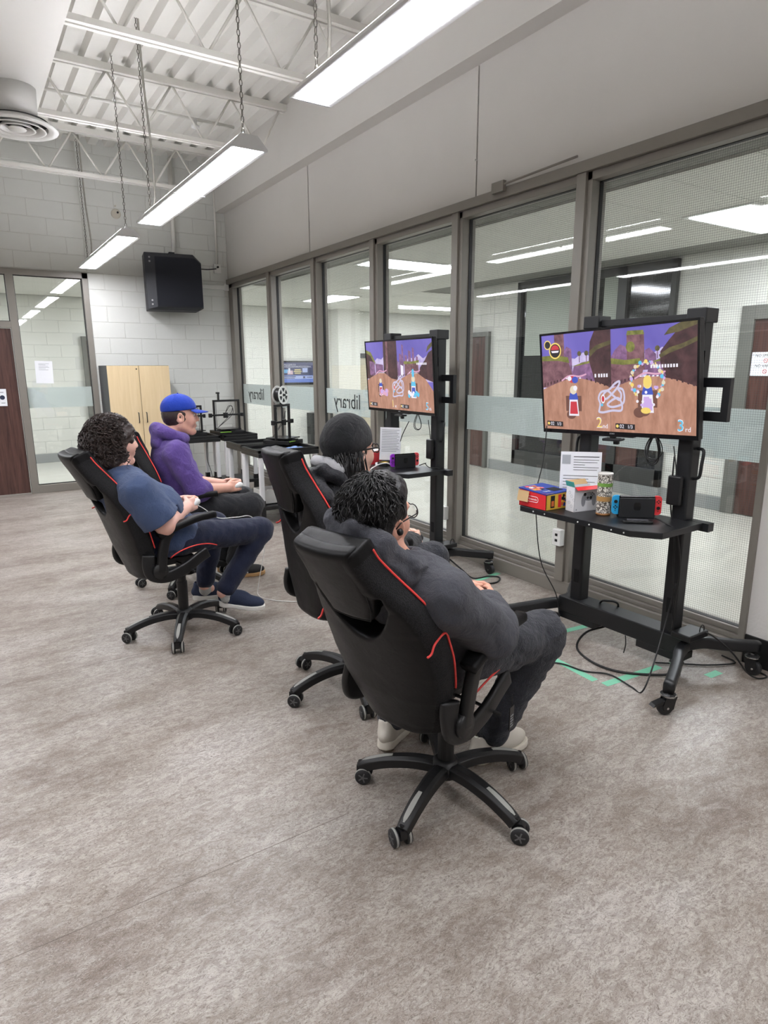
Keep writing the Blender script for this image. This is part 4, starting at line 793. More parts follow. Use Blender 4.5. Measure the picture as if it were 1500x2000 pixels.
class Field:
    """a block of space; shapes are blended in one by one"""
    def __init__(s, lo, hi, res):
        s.lo = np.array(lo, float); s.res = res; s.n = np.ceil((np.array(hi) - s.lo) / res).astype(int) + 1
        s.F = np.full(s.n, 0.15, np.float32)
    def sub(s, lo, hi):
        a = np.clip(np.floor((np.array(lo) - s.lo) / s.res).astype(int), 0, s.n); b = np.clip(np.ceil((np.array(hi) - s.lo) / s.res).astype(int) + 1, 0, s.n)
        g = [s.lo[i] + s.res * np.arange(a[i], b[i]) for i in range(3)]
        return tuple(slice(a[i], b[i]) for i in range(3)), g[0][:, None, None], g[1][None, :, None], g[2][None, None, :]
    def put(s, lo, hi, fn, k_=0.02, op='u'):
        mg = 0.05 + k_; sl, X, Y, Z = s.sub(np.array(lo) - mg, np.array(hi) + mg)
        if min(s.F[sl].shape) == 0: return s
        d_ = fn(X, Y, Z).astype(np.float32); A = s.F[sl]
        if op == 'u': s.F[sl] = smin(A, d_, k_)
        elif op == '-': s.F[sl] = -smin(-A, d_, k_)
        return s
    def cap(s, a, b, ra, rb=None, k_=0.02, op='u', sq=None):
        """tapered limb from a to b; sq = (axis vector, factor) flattens its section along that axis"""
        a, b = np.array(a, float), np.array(b, float); rb = ra if rb is None else rb; R = max(ra, rb); ab = b - a; L = max(ab @ ab, 1e-9)
        def fn(X, Y, Z):
            px, py, pz = X - a[0], Y - a[1], Z - a[2]; t = np.clip((px * ab[0] + py * ab[1] + pz * ab[2]) / L, 0, 1)
            dx, dy, dz = px - ab[0] * t, py - ab[1] * t, pz - ab[2] * t; d2 = dx * dx + dy * dy + dz * dz
            if sq is not None:
                n_ = np.array(sq[0], float); n_ /= np.linalg.norm(n_); q = dx * n_[0] + dy * n_[1] + dz * n_[2]; d2 = d2 + q * q * (1 / sq[1] ** 2 - 1)
            return np.sqrt(d2) - (ra + (rb - ra) * t)
        return s.put(np.minimum(a, b) - R, np.maximum(a, b) + R, fn, k_, op)
    def ell(s, c, r, k_=0.02, op='u', M=None):
        c = np.array(c, float); r = np.array(r, float); R = r.max(); Mt = np.array(M) if M is not None else np.eye(3)
        def fn(X, Y, Z):
            p = [X - c[0], Y - c[1], Z - c[2]]; q = [sum(Mt[j][i] * p[j] for j in range(3)) / r[i] for i in range(3)]
            k0 = np.sqrt(q[0] ** 2 + q[1] ** 2 + q[2] ** 2); k1 = np.sqrt(sum((q[i] / r[i]) ** 2 for i in range(3))) + 1e-9
            return k0 * (k0 - 1) / k1
        return s.put(c - R, c + R, fn, k_, op)
    def rbox(s, c, h, r, k_=0.01, op='u', M=None):
        c = np.array(c, float); h = np.array(h, float); Mt = np.array(M) if M is not None else np.eye(3); R = np.linalg.norm(h) if M is not None else h
        def fn(X, Y, Z):
            p = [X - c[0], Y - c[1], Z - c[2]]; q = [np.abs(sum(Mt[j][i] * p[j] for j in range(3))) - h[i] + r for i in range(3)]
            return np.sqrt(np.maximum(q[0], 0) ** 2 + np.maximum(q[1], 0) ** 2 + np.maximum(q[2], 0) ** 2) + np.minimum(np.maximum(np.maximum(q[0], q[1]), q[2]), 0) - r
        return s.put(c - R, c + R, fn, k_, op)
    def noise(s, amp, freq, seed=0):
        """gentle folds: a few crossed sine waves"""
        sl, X, Y, Z = s.sub(s.lo, s.lo + s.res * s.n); rg = np.random.RandomState(seed); acc = 0
        for i in range(5):
            w_ = rg.normal(size=3); w_ = w_ / np.linalg.norm(w_) * freq * rg.uniform(0.6, 1.7); acc = acc + np.sin(w_[0] * X + w_[1] * Y + w_[2] * Z + rg.uniform(0, 6.3) + 1.4 * np.sin(0.6 * (w_[1] * X + w_[2] * Y + w_[0] * Z)))
        s.F[sl] += (amp / 5 * acc).astype(np.float32); return s
    def mesh(s, name, mats, pick=None, smooth_it=1):
        V, Q = surface_nets(s.F, s.lo, s.res); me = bpy.data.meshes.new(name)
        me.vertices.add(len(V)); me.vertices.foreach_set('co', V.astype(np.float32).ravel())
        me.loops.add(len(Q) * 4); me.loops.foreach_set('vertex_index', Q.astype(np.int32).ravel()); me.polygons.add(len(Q)); me.polygons.foreach_set('loop_start', np.arange(0, len(Q) * 4, 4, dtype=np.int32))
        if hasattr(me.polygons[0] if len(Q) else None, 'loop_total'):
            try: me.polygons.foreach_set('loop_total', np.full(len(Q), 4, np.int32))
            except Exception: pass
        for m_ in mats: me.materials.append(m_)
        if pick is not None:
            c = V[Q].mean(1); n_ = np.cross(V[Q[:, 2]] - V[Q[:, 0]], V[Q[:, 3]] - V[Q[:, 1]]); n_ /= np.linalg.norm(n_, axis=1)[:, None] + 1e-12
            me.polygons.foreach_set('material_index', pick(c, n_).astype(np.int32))
        me.polygons.foreach_set('use_smooth', np.ones(len(Q), bool)); me.update(calc_edges=True); me.validate(); return me

# ------------------------------------------------------------------ gaming chair
LEA = leather('black leather', (9, 9, 10), 0.36); MSH = meshfab('black side mesh', (20, 20, 21)); PIP = flat('red piping', (226, 66, 62), 0.5); CPL = flat('chair plastic', (17, 17, 18), 0.45, bump=0.12, bscale=500)
GSTR = flat('grey inlay', (158, 158, 152), 0.5); SOFT = leather('black arm pad', (14, 14, 15), 0.42)
PIV = (-0.20, 0.0, 0.42)
HWT = np.array([(-0.11, .170), (-0.04, .200), (0.0, .213), (.10, .244), (.22, .266), (.34, .266), (.42, .254), (.50, .226), (.57, .188), (.64, .158), (.70, .143), (.80, .136)])
def hw_of(w): return np.interp(w, HWT[:, 0], HWT[:, 1])
def back_fn(Y, W, D, shrink=0.0, r=0.035):
    hw = hw_of(W) - shrink; u = np.abs(Y)
    dp = np.maximum(np.maximum(u - hw, W - 0.785), -0.105 - W)
    d0 = 0.052 * np.clip(u / np.maximum(hw, .01), 0, 1.2) ** 3 * np.clip(1.0 - (W - 0.40) / 0.36, 0.12, 1) - 0.02 + 0.03 * np.sin((W - 0.05) * 4.2)
    th = 0.046 + 0.016 * np.clip((W - 0.52) / 0.1, 0, 1) - 0.012 * np.clip((0.1 - W) / 0.15, 0, 1)
    ds = np.abs(D - d0) - th
    a, b = dp + r, ds + r
    return np.sqrt(np.maximum(a, 0) ** 2 + np.maximum(b, 0) ** 2) + np.minimum(np.maximum(a, b), 0) - r
def slot_fn(Y, W):
    u = np.abs(Y); wl = 0.362 + 0.150 * np.clip(u / 0.148, 0, 1.5) ** 2; wu = 0.478 + 0.09 * np.clip((u - 0.075) / 0.05, 0, 1.2)
    return np.maximum(np.maximum(wl - W, W - wu), u - 0.152)
fb = Field((-0.17, -0.30, -0.14), (0.14, 0.30, 0.82), 0.006)
fb.put((-0.17, -0.30, -0.14), (0.14, 0.30, 0.82), lambda X, Y, Z: back_fn(Y, Z, X), 0.001)
fb.put((-0.17, -0.17, 0.35), (0.14, 0.17, 0.60), lambda X, Y, Z: slot_fn(Y, Z) + 0 * X, 0.015, '-')
BACK = fb.mesh('backrest', [LEA, MSH], lambda c, n_: ((np.abs(n_[:, 1]) > 0.62) & (np.abs(c[:, 1]) > hw_of(c[:, 2]) - 0.03) & (c[:, 2] < 0.74) & (np.abs(c[:, 1]) > 0.12)) * 1)
fh = Field((-0.14, -0.17, 0.44), (0.02, 0.17, 0.83), 0.006)      # padded headrest panel on the back
def head_fn(X, Y, Z):
    u = np.abs(Y); dp = np.maximum(np.maximum(u - (0.092 + 0.034 * np.clip((Z - 0.48) / 0.1, 0, 1)), Z - 0.792), 0.478 + 0.05 * np.clip((u - 0.085) / 0.03, 0, 1) - Z); d0 = -0.055 + 0.03 * np.sin((Z - 0.05) * 4.2) + 0.02 * (u / 0.14) ** 2; ds = np.abs(X - d0) - 0.034; a, b = dp + 0.024, ds + 0.024
    return np.sqrt(np.maximum(a, 0) ** 2 + np.maximum(b, 0) ** 2) + np.minimum(np.maximum(a, b), 0) - 0.024
fh.put((-0.14, -0.17, 0.44), (0.02, 0.17, 0.83), head_fn, 0.001); HEADP = fh.mesh('headrest_pad', [LEA])
fs = Field((-0.33, -0.32, 0.30), (0.36, 0.32, 0.58), 0.007)
def seat_fn(X, Y, Z):
    hw = 0.255 - 0.03 * np.clip((X - 0.1) / 0.2, 0, 1) ** 2 - 0.02 * np.clip((-0.1 - X) / 0.15, 0, 1); top = 0.485 + 0.035 * np.clip(np.abs(Y) / 0.24, 0, 1.1) ** 4 - 0.03 * np.clip((X - 0.14) / 0.15, 0, 1.3) ** 2 - 0.012 * np.cos(Y * 9) * np.cos((X + .02) * 5); bot = 0.345 + 0.06 * np.clip((X - 0.0) / 0.28, 0, 1)
    dp = np.maximum(np.abs(Y) - hw, np.abs(X - 0.0) - 0.295); ds = np.maximum(Z - top, bot - Z); r = 0.032; a, b = dp + r, ds + r
    return np.sqrt(np.maximum(a, 0) ** 2 + np.maximum(b, 0) ** 2) + np.minimum(np.maximum(a, b), 0) - r
fs.put((-0.31, -0.3, 0.33), (0.34, 0.3, 0.56), seat_fn, 0.001); SEAT = fs.mesh('seat', [LEA, MSH], lambda c, n_: (np.abs(n_[:, 1]) > 0.7) * 1)
def oval(w_, h_, n=10): return [(w_ / 2 * math.cos(2 * PI * i / n), h_ / 2 * math.sin(2 * PI * i / n)) for i in range(n)]
def make_chair(lb):
    t = thing('gaming_chair', lb, 'chair', (0, 0, 0), 0, 'black gaming chairs with red piping')
    link('backrest', BACK, None, t, PIV); hp = link('headrest_pad', HEADP, None, t, PIV)
    def edge_pt(s, w_, extra=0.0):
        h_ = float(hw_of(w_)); d0 = 0.052 * max(0.12, min(1, 1.0 - (w_ - 0.40) / 0.36)) - 0.02 + 0.03 * math.sin((w_ - 0.05) * 4.2); return (d0 + 0.032 + extra, s * (h_ - 0.0005), w_)
    def pad_pt(u, w_): return (-0.055 + 0.03 * math.sin((w_ - 0.05) * 4.2) + 0.02 * (abs(u) / 0.14) ** 2 - 0.0295, u, w_)
    ol = [(-0.085, .484), (0, .484), (0.085, .484), (0.105, .53), (0.116, .60), (0.117, .70), (0.112, .765), (0, .772), (-0.112, .765), (-0.117, .70), (-0.116, .60), (-0.105, .53)]
    MB().tube([pad_pt(*q) for q in ol], 0.0034, 6, closed=True).build('pad_seam', LEA, hp, smooth=True)
    for s in (-1, 1):
        m = MB(); m.tube(spline([edge_pt(s, q) for q in (.745, .70, .62, .54, .46, .385)], 5), 0.0042, 6); m.build('piping', PIP, t, loc=PIV, smooth=True, label='red piping')
        m = MB(); a = edge_pt(s, .375); h_ = float(hw_of(.37)); m.tube(spline([(-0.02, s * (h_ - 0.003), .352), (0.0, s * (h_ - 0.0005), .350), (0.03, s * (h_ - 0.0005), .368), (a[0] - 0.005, a[1] + s * 0.003, .365), edge_pt(s, .31), edge_pt(s, .24), edge_pt(s, .16), edge_pt(s, .10)], 5), 0.0042, 6); m.build('piping', PIP, t, loc=PIV, smooth=True, label='red piping')
        m = MB(); m.tube(spline([(-0.08, s * 0.243, 0.455), (-0.02, s * 0.256, 0.49), (0.08, s * 0.255, 0.508), (0.18, s * 0.245, 0.50), (0.25, s * 0.232, 0.475)], 6), 0.0042, 6); m.build('piping', PIP, t, smooth=True, label='red piping')
        m = MB(); m.sweep(spline([(-0.155, s * 0.268, 0.39), (-0.145, s * 0.27, 0.46), (-0.13, s * 0.274, 0.54), (-0.11, s * 0.276, 0.60), (-0.08, s * 0.276, 0.635)], 5), rrect(0.040, 0.060, 0.014), up=(1, 0, 0)); ar = m.build('arm_post', CPL, t, smooth=True)
        pr_ = [[(a * (0.72 + 0.28 * math.sin(PI * min(1, 0.12 + i / 18)) ** 0.6), b) for a, b in rrect(0.078, 0.042, 0.017)] for i in range(21)]
        m = MB(); m.sweep(spline([(-0.155, s * 0.276, 0.615), (-0.10, s * 0.278, 0.645), (-0.01, s * 0.278, 0.668), (0.10, s * 0.276, 0.69), (0.225, s * 0.27, 0.695)], 5), pr_); m.build('arm_pad', SOFT, t, smooth=True)
        m = MB(); m.lathe([(0.045, -0.018), (0.05, -0.012), (0.05, 0.012), (0.045, 0.018)], 24, T(-0.16, s * 0.268, 0.395) @ RX(PI / 2)); m.build('arm_pivot', CPL, t, smooth=True)
        m = MB(); m.sweep(spline([(-0.215, s * 0.243, 0.50), (-0.222, s * 0.247, 0.43), (-0.20, s * 0.25, 0.37), (-0.11, s * 0.255, 0.345), (0.01, s * 0.257, 0.375), (0.10, s * 0.255, 0.42), (0.17, s * 0.252, 0.45)], 5), rrect(0.032, 0.076, 0.014), up=(0.3, 0, 1)); m.build('side_bracket', CPL, t, smooth=True)
    MB().box((-0.16, -0.11, 0.365), (0.15, 0.11, 0.41)).build('tilt_mechanism', CPL, t, bevel=0.012)
    MB().tube(spline([(0.02, -0.1, 0.38), (0.03, -0.2, 0.375), (0.04, -0.27, 0.36), (0.05, -0.30, 0.355)], 4), 0.007, 8).build('lever', CPL, t, smooth=True)
    g = MB(); g.lathe([(0.030, 0.10), (0.032, 0.26), (0.026, 0.262), (0.026, 0.37)], 20); g.build('gas_cylinder', CPL, t, smooth=False)
    MB().lathe([(0.035, 0.075), (0.055, 0.085), (0.058, 0.12), (0.045, 0.145), (0.036, 0.15)], 24).build('base_hub', CPL, t, smooth=True)
    for i in range(5):
        a = 2 * PI * i / 5; M = RZ(a)
        P = spline([(0.03, 0, 0.118), (0.12, 0, 0.122), (0.22, 0, 0.108), (0.30, 0, 0.082), (0.335, 0, 0.062)], 5); n = len(P); m = MB()
        pr_ = [[(x * (1.0 - 0.35 * j / n), y) for x, y in [(-0.034, -0.022), (0.034, -0.022), (0.031, 0.010), (0.015, 0.019), (-0.015, 0.019), (-0.031, 0.010)]] for j in range(n)]
        m.sweep([M @ Vector(p) for p in P], pr_); lg = m.build('base_leg', CPL, t, bevel=0.003)
        m = MB(); Q = P[9:]; m.sweep([M @ (p + Vector((0.004, 0, 0.0175))) for p in Q], [[(x * (0.4 + 0.6 * math.sin(PI * min(1, (j + 1) / 9)) ** 0.5), y) for x, y in rrect(0.021, 0.004, 0.0015, 1)] for j in range(len(Q))]); m.build('grey_inlay', GSTR, lg)
        ca = thing('caster', None, None, tuple(M @ Vector((0.335, 0, 0)))); ca.parent = t; ca.rotation_euler = (0, 0, a * 1.7 + 0.6); ca.scale = (1.14, 1.14, 1.14)
        hb = MB(); hb.lathe([(0.008, 0.045), (0.008, 0.075)], 10); hb.prism([(-0.012, 0.03), (0.02, 0.028), (0.028, 0.045), (0.018, 0.06), (-0.012, 0.062)], -0.011, 0.011, RX(PI / 2)); hb.build('hood', CPL, ca)
        for s in (-1, 1):
            MB().lathe([(0.016, -0.009), (0.0265, -0.008), (0.028, -0.004), (0.028, 0.004), (0.0265, 0.008), (0.016, 0.009)], 20, T(0.012, s * 0.021, 0.028) @ RX(PI / 2)).build('wheel', RUB, ca, smooth=True)
            MB().lathe([(0.0284, -0.0035), (0.0288, 0), (0.0284, 0.0035)], 20, T(0.012, s * 0.0215, 0.0285) @ RX(PI / 2)).build('tyre', GSTR, ca, smooth=True)
            m = MB(); m.lathe([(0.005, -0.001), (0.005, 0.001)], 8, T(0.012, s * 0.0305, 0.028) @ RX(PI / 2))
            for q in range(5): m.box((0.004, -0.0008, -0.0022), (0.017, 0.0008, 0.0022), T(0.012, s * 0.0303, 0.028) @ RY(q * 2 * PI / 5))
            m.build('rim', flat('grey rim', (92, 92, 92), 0.5), ca)
    return t
chair = make_chair('black gaming chair with the dark grey hooded sitter nearest the camera')
SC = 0.91
def set_chair(t, hub, base, up, rot, recline, lift):
    """the star base stands at hub; seat, back and arms turn, recline and rise on it"""
    t.location = (*hub, 0); t.rotation_euler = (0, 0, rot)
    d_ = RZ(-rot) @ Vector((up[0] - hub[0], up[1] - hub[1], 0)); off = Vector((d_.x, d_.y, lift))
    for c in t.children:
        nm = c.name.split('.')[0]
        if nm in ('base_hub', 'base_leg', 'caster'): c.matrix_basis = RZ(base - rot) @ c.matrix_basis; continue
        if nm == 'gas_cylinder': c.scale = (1, 1, (0.375 * SC + lift) / 0.37); continue
        if nm in ('backrest', 'headrest_pad') or (nm == 'piping' and tuple(round(v, 3) for v in c.location) == PIV): c.rotation_euler = (0, -recline, 0)
        c.location = c.location * SC + off; c.scale = (SC, SC, SC)
R_ = math.radians
# sitters' frames (origin, heading) and chairs: hub, base turn, seat position, heading, recline, lift
CH = {1: ((1.39, 1.71), 20, 0, 0, 0), 2: ((1.50, 2.62), 8, 0, 0, 0), 3: ((0.97, 3.83), 24, 0, 0, 0), 4: ((1.28, 4.68), -8, 0, 0, 0)}
SEATS = {1: ((1.367, 1.682), -82, (1.322, 1.722), 16, 25.6, 0.083), 2: ((1.4945, 2.605), 37, (1.475, 2.61), 0, 10.5, 0.155), 3: ((0.985, 3.785), 31, (0.915, 3.825), 10, 22.4, 0.12), 4: ((1.274, 4.677), 160, (1.268, 4.677), -7, 10.8, 0.085)}
labs = {2: 'black gaming chair with the sitter in the black knit cap', 3: 'black gaming chair with the sitter in the blue t-shirt', 4: 'black gaming chair with the sitter in the purple hoodie'}
chairs = {1: chair}
for c in (2, 3, 4): chairs[c] = dup(chair, (0, 0, 0), 0, labs[c])
for c, (hb, bs, up, a, rc, lf) in SEATS.items(): set_chair(chairs[c], hb, R_(bs), up, R_(a), R_(rc), lf)
# ------------------------------------------------------------------ people
def skin(name, rgb):
    if name in MATS: return MATS[name]
    k = NT(name); v = k.coords(); c = lin(rgb); n = k.noise(v, 26, 3, 0.6)
    col = k.mix(n, [c[0] * 0.92, c[1] * 0.84, c[2] * 0.82], [min(1, c[0] * 1.05), c[1] * 1.04, c[2] * 1.04]); k.setp(col, 0.5, 0, 0.4); k.b.inputs['Subsurface Weight'].default_value = 0.08; k.b.inputs['Subsurface Radius'].default_value = (0.01, 0.004, 0.002); k.bump(k.noise(v, 300, 2), 0.08, 0.002)
    MATS[name] = k.m; return k.m
def hairmat(name, rgb, rough=0.38):
    if name in MATS: return MATS[name]
    k = NT(name); v = k.coords(); c = lin(rgb); n = k.noise(v, 60, 4, 0.7)
    k.setp(k.mix(n, [x * 0.5 for x in c], [min(1, x * 1.7) for x in c]), rough, 0, 0.5); k.bump(k.noise(v, 130, 3, 0.7, 1.0), 0.5, 0.006); MATS[name] = k.m; return k.m
def rotm(yaw=0, pitch=0, roll=0):
    return np.array((RZ(yaw) @ RY(pitch) @ RX(roll)).to_3x3())
def V3(*a): return np.array(a, float)
def unit(v): v = np.array(v, float); return v / np.linalg.norm(v)
def add_head(f, H, R, s=1.0):
    def L(*p): return V3(*H) + R @ (np.array(p) * s)
    def E(c, r, k_=0.02, op='u'): f.ell(L(*c), np.array(r) * s, k_, op, R)
    def Cp(a, b, ra, rb, k_=0.015): f.cap(L(*a), L(*b), ra * s, rb * s, k_)
    E((-.012, 0, .032), (.100, .078, .102)); E((.030, 0, -.025), (.070, .062, .092), 0.03)
    for q in (-1, 1):
        Cp((-.005, q * .050, -.062), (.066, q * .016, -.108), .026, .020, 0.025); E((.060, q * .036, -.028), (.034, .028, .036), 0.02); Cp((.082, q * .014, .034), (.072, q * .045, .034), .016, .013, 0.012)
    E((.078, 0, -.104), (.022, .024, .018), 0.02); Cp((.094, 0, .022), (.112, 0, -.024), .008, .0125, 0.012); E((.103, .011, -.029), (.010, .007, .007), 0.008); E((.103, -.011, -.029), (.010, .007, .007), 0.008)
    E((.091, 0, -.060), (.014, .026, .007), 0.008); E((.089, 0, -.072), (.013, .022, .008), 0.008)
    for q in (-1, 1): E((.098, q * .032, .010), (.016, .018, .012), 0.012, '-')
    for q in (-1, 1):
        Re = R @ rotm(q * 0.35, 0, 0) @ rotm(0, -0.2, 0)
        f.ell(L(-.012, q * .080, -.008), np.array((.030, .009, .036)) * s, 0.008, 'u', Re); f.ell(L(-.006, q * .089, -.004), np.array((.014, .008, .020)) * s, 0.006, '-', Re)
    return L
def add_hand(f, W, d_, n_, up, s=1.0, thumb=(0.7, 0.6)):
    """palm, four curled fingers of different lengths and a thumb leaving the palm's side"""
    d_ = unit(d_); n_ = unit(np.array(n_) - d_ * np.dot(n_, d_)); u = unit(np.cross(n_, d_)); u = u if np.dot(u, up) > 0 else -u
    W = np.array(W, float); Rm = np.stack([d_, u, n_], 1)
    f.rbox(W + d_ * .052 * s, np.array((.046, .040, .0145)) * s, .013 * s, 0.014, 'u', Rm); f.cap(W - d_ * .01, W + d_ * .03 * s, .026 * s, .024 * s, 0.02, sq=(n_, 0.75))
    for i, (off, ln) in enumerate(((.030, 1.0), (.010, 1.1), (-.010, 1.03), (-.029, .84))):
        p = W + d_ * .092 * s + u * off * s; ang = 0.5 + 0.08 * i
        for j, sl in enumerate((.038, .026, .020)):
            v = d_ * math.cos(ang) + n_ * math.sin(ang); q = p + v * sl * ln * s; f.cap(p, q, (.0095 - .001 * j) * s, (.0088 - .001 * j) * s, 0.004); p = q; ang += 0.75
    p = W + d_ * .028 * s + u * .034 * s + n_ * .006; v = unit(d_ * thumb[0] + u * 0.35 + n_ * thumb[1]); q = p + v * .042 * s; f.cap(p, q, .0135 * s, .0105 * s, 0.012); v = unit(d_ * 0.95 + n_ * 0.45 - u * 0.1); f.cap(q, q + v * .032 * s, .0100 * s, .0085 * s, 0.004)
def strands(name, pts_fn, n, mat, parent, seed, r=0.0016, sides=3):
    """many thin tapered locks"""
    rr = random.Random(seed); m = MB()
    for i in range(n):
        P = pts_fn(rr)
        if P is None: continue
        k_ = len(P); m.tube(P, [r * (1 - 0.75 * j / (k_ - 1)) for j in range(k_)], sides)
    o = m.build(name, mat, parent, smooth=True); o['kind'] = 'stuff'; return o
def shoe_mesh(upper, sole, extra=None):
    f = Field((-0.13, -0.06, -0.01), (0.20, 0.06, 0.14), 0.005)
    f.ell((0.09, 0, 0.045), (.085, .044, .036), 0.02).ell((-.02, 0, .055), (.085, .038, .048), 0.03).cap((-.045, 0, .06), (-.05, 0, .10), .036, .038, 0.02).ell((.03, 0, .075), (.05, .03, .03), 0.03)
    f.put((-0.2, -.1, -.1), (.25, .1, 0.022), lambda X, Y, Z: Z - 0.016 + 0 * X + 0 * Y, 0.002, '-'); f.cap((-.05, 0, .10), (-.055, 0, .15), .028, .03, 0.004, '-')
    me = f.mesh('shoe', [upper]); f2 = Field((-0.14, -0.07, -0.01), (0.21, 0.07, 0.05), 0.005)
    def sole_fn(X, Y, Z):
        hw = 0.036 + 0.010 * np.clip((X + .02) / .1, 0, 1) - 0.004 * np.clip((X - .1) / .08, 0, 1) ** 2; t = np.sqrt(np.maximum(np.abs(X - 0.04) - 0.098, 0) ** 2 + Y ** 2) - hw + 0.0; top = 0.026 + 0.010 * np.clip(-X / .08, 0, 1) + 0.006 * np.clip((X - .1) / .06, 0, 1); bt = 0.010 * np.clip((X - 0.09) / 0.09, 0, 1) ** 2
        return np.maximum(t, np.maximum(Z - top, bt - Z))
    f2.put((-0.14, -0.07, -0.01), (0.21, 0.07, 0.05), sole_fn, 0.001); return me, f2.mesh('sole', [sole])
def put_shoe(par, meshes, loc, yaw, pitch=0.0, roll=0.0, laces=None, stripes=None):
    o = link('shoe', meshes[0], None, par, loc, (roll, pitch, yaw)); o.scale = (1.08, 1.05, 1.08); link('sole', meshes[1], None, o)
    if laces: 
        m = MB()
        for i in range(4): m.tube([(0.035 + .016 * i, -.022, .091 - .006 * i), (0.04 + .016 * i, 0, .100 - .0085 * i), (0.035 + .016 * i, .022, .091 - .006 * i)], 0.0025, 5)
        m.build('laces', laces, o)
    if stripes:
        for s in (-1, 1):
            for i in range(3): MB().box((0.0 + .022 * i, s * .0385 - .002, .03), (0.011 + .022 * i, s * .0385 + .002, .075), T(0.01 * 0, 0, 0)).build('stripe', stripes, o)
    return o
def torso_arm(f, j, g, k_=0.05):
    """trunk and shoulders with thickness g added"""
    P, C, N = (np.array(j[q], float) for q in ('pelvis', 'chest', 'neck')); ax = unit(C - P); B = P * 0.5 + C * 0.5
    tilt = math.atan2(-(N[0] - P[0]), N[2] - P[2]); R = rotm(0, -tilt, 0)
    bl = j.get('belly', 0.0)
    f.ell(P + V3(.01, 0, -.01), (.135 + g, .165 + g, .115 + g), k_, 'u', R).ell(B + R @ V3(.02 + bl * .4, 0, 0), (.118 + g + bl * .7, .150 + g + bl * .4, .15 + g), k_, 'u', R).ell(C, (.118 + g, .165 + g, .16 + g), k_, 'u', R)
    for s in ('L', 'R'):
        S_ = np.array(j['sh' + s], float); f.cap(N + V3(0, 0, -.045), S_, .062 + g * .8, .062 + g, 0.05)
def person(lb, ci, j, look, sk):
    (px, py), a, rc, lf, bs = CH[ci]
    t = thing('person', lb, 'person', (px, py, 0), R_(a), 'seated players')
    f = Field(j['lo'], j['hi'], 0.0055); R = rotm(*look); hs = j.get('hs', 1.06)
    L = add_head(f, j['head'], R, hs)
    N = np.array(j['neck'], float); f.cap(L(-.03, 0, -.06), N, .050, .060, 0.03); torso_arm(f, j, -0.012)
    for s in ('L', 'R'):
        q = -1 if s == 'R' else 1; S_, E_, W_ = j['sh' + s], j['el' + s], j['wr' + s]
        ar = j.get('arm', 1.0); f.cap(S_, E_, .050 * ar, .043 * ar, 0.03).cap(E_, W_, .044 * ar, .029 * ar, 0.02); d_ = j.get('hd' + s, (0.9, -q * 0.30, 0.05)); add_hand(f, W_, d_, (-0.1, -q * 1.0, -0.25), (0, 0, 1), 1.0)
        H_, K_, A_ = j['hip' + s], j['kn' + s], j['an' + s]; f.cap(H_, K_, .075, .052, 0.03).cap(K_, A_, .050, .036, 0.02); f.cap(A_, np.array(A_) + V3(.05, 0, -.04), .034, .028, 0.02)
    body = link('body', f.mesh('body', [sk]), None, t)
    EY = flat('eye white', (226, 222, 216), 0.25); IR = flat('iris', (46, 32, 24), 0.2)
    for q in (-1, 1):
        e = MB().lathe([(0.0001, -.0115), (.006, -.0098), (.0105, -.0045), (.0115, 0), (.0105, .0045), (.006, .0098), (.0001, .0115)], 12).build('eye', EY, t, loc=tuple(L(.083, q * .032, .010)), smooth=True)
        MB().lathe([(.0055, 0), (.004, .0012)], 12, RY(PI / 2) @ T(0, 0, .0108)).build('iris', IR, e); e.rotation_euler = (0, look[1], look[0])
        m = MB(); m.tube([tuple(L(.097, q * .016, .028)), tuple(L(.096, q * .032, .034)), tuple(L(.082, q * .050, .029))], 0.004, 6); m.build('eyebrow', j['brow'], t, smooth=True)
    return t, L, R, hs
def trousers(t, j, mat, g=0.0, name='trousers', seed=1, fold=0.006, shank=1.0):
    f = Field(j['lo'], j['hip_hi'], 0.0065); P = np.array(j['pelvis'], float)
    f.ell(P + V3(.03, 0, -.02), (.140 + g, .175 + g, .105 + g), 0.05)
    for s in ('L', 'R'):
        H_, K_, A_ = (np.array(j[q + s], float) for q in ('hip', 'kn', 'an')); f.cap(H_, K_, .094 + g, .074 + g, 0.04).cap(K_, A_ + (K_ - A_) * j.get('short', .06), (.070 + g) * shank, (.056 + g) * shank, 0.03)
    f.noise(fold, 34, seed); f.noise(fold * .5, 80, seed + 40); return link(name, f.mesh(name, [mat]), None, t)
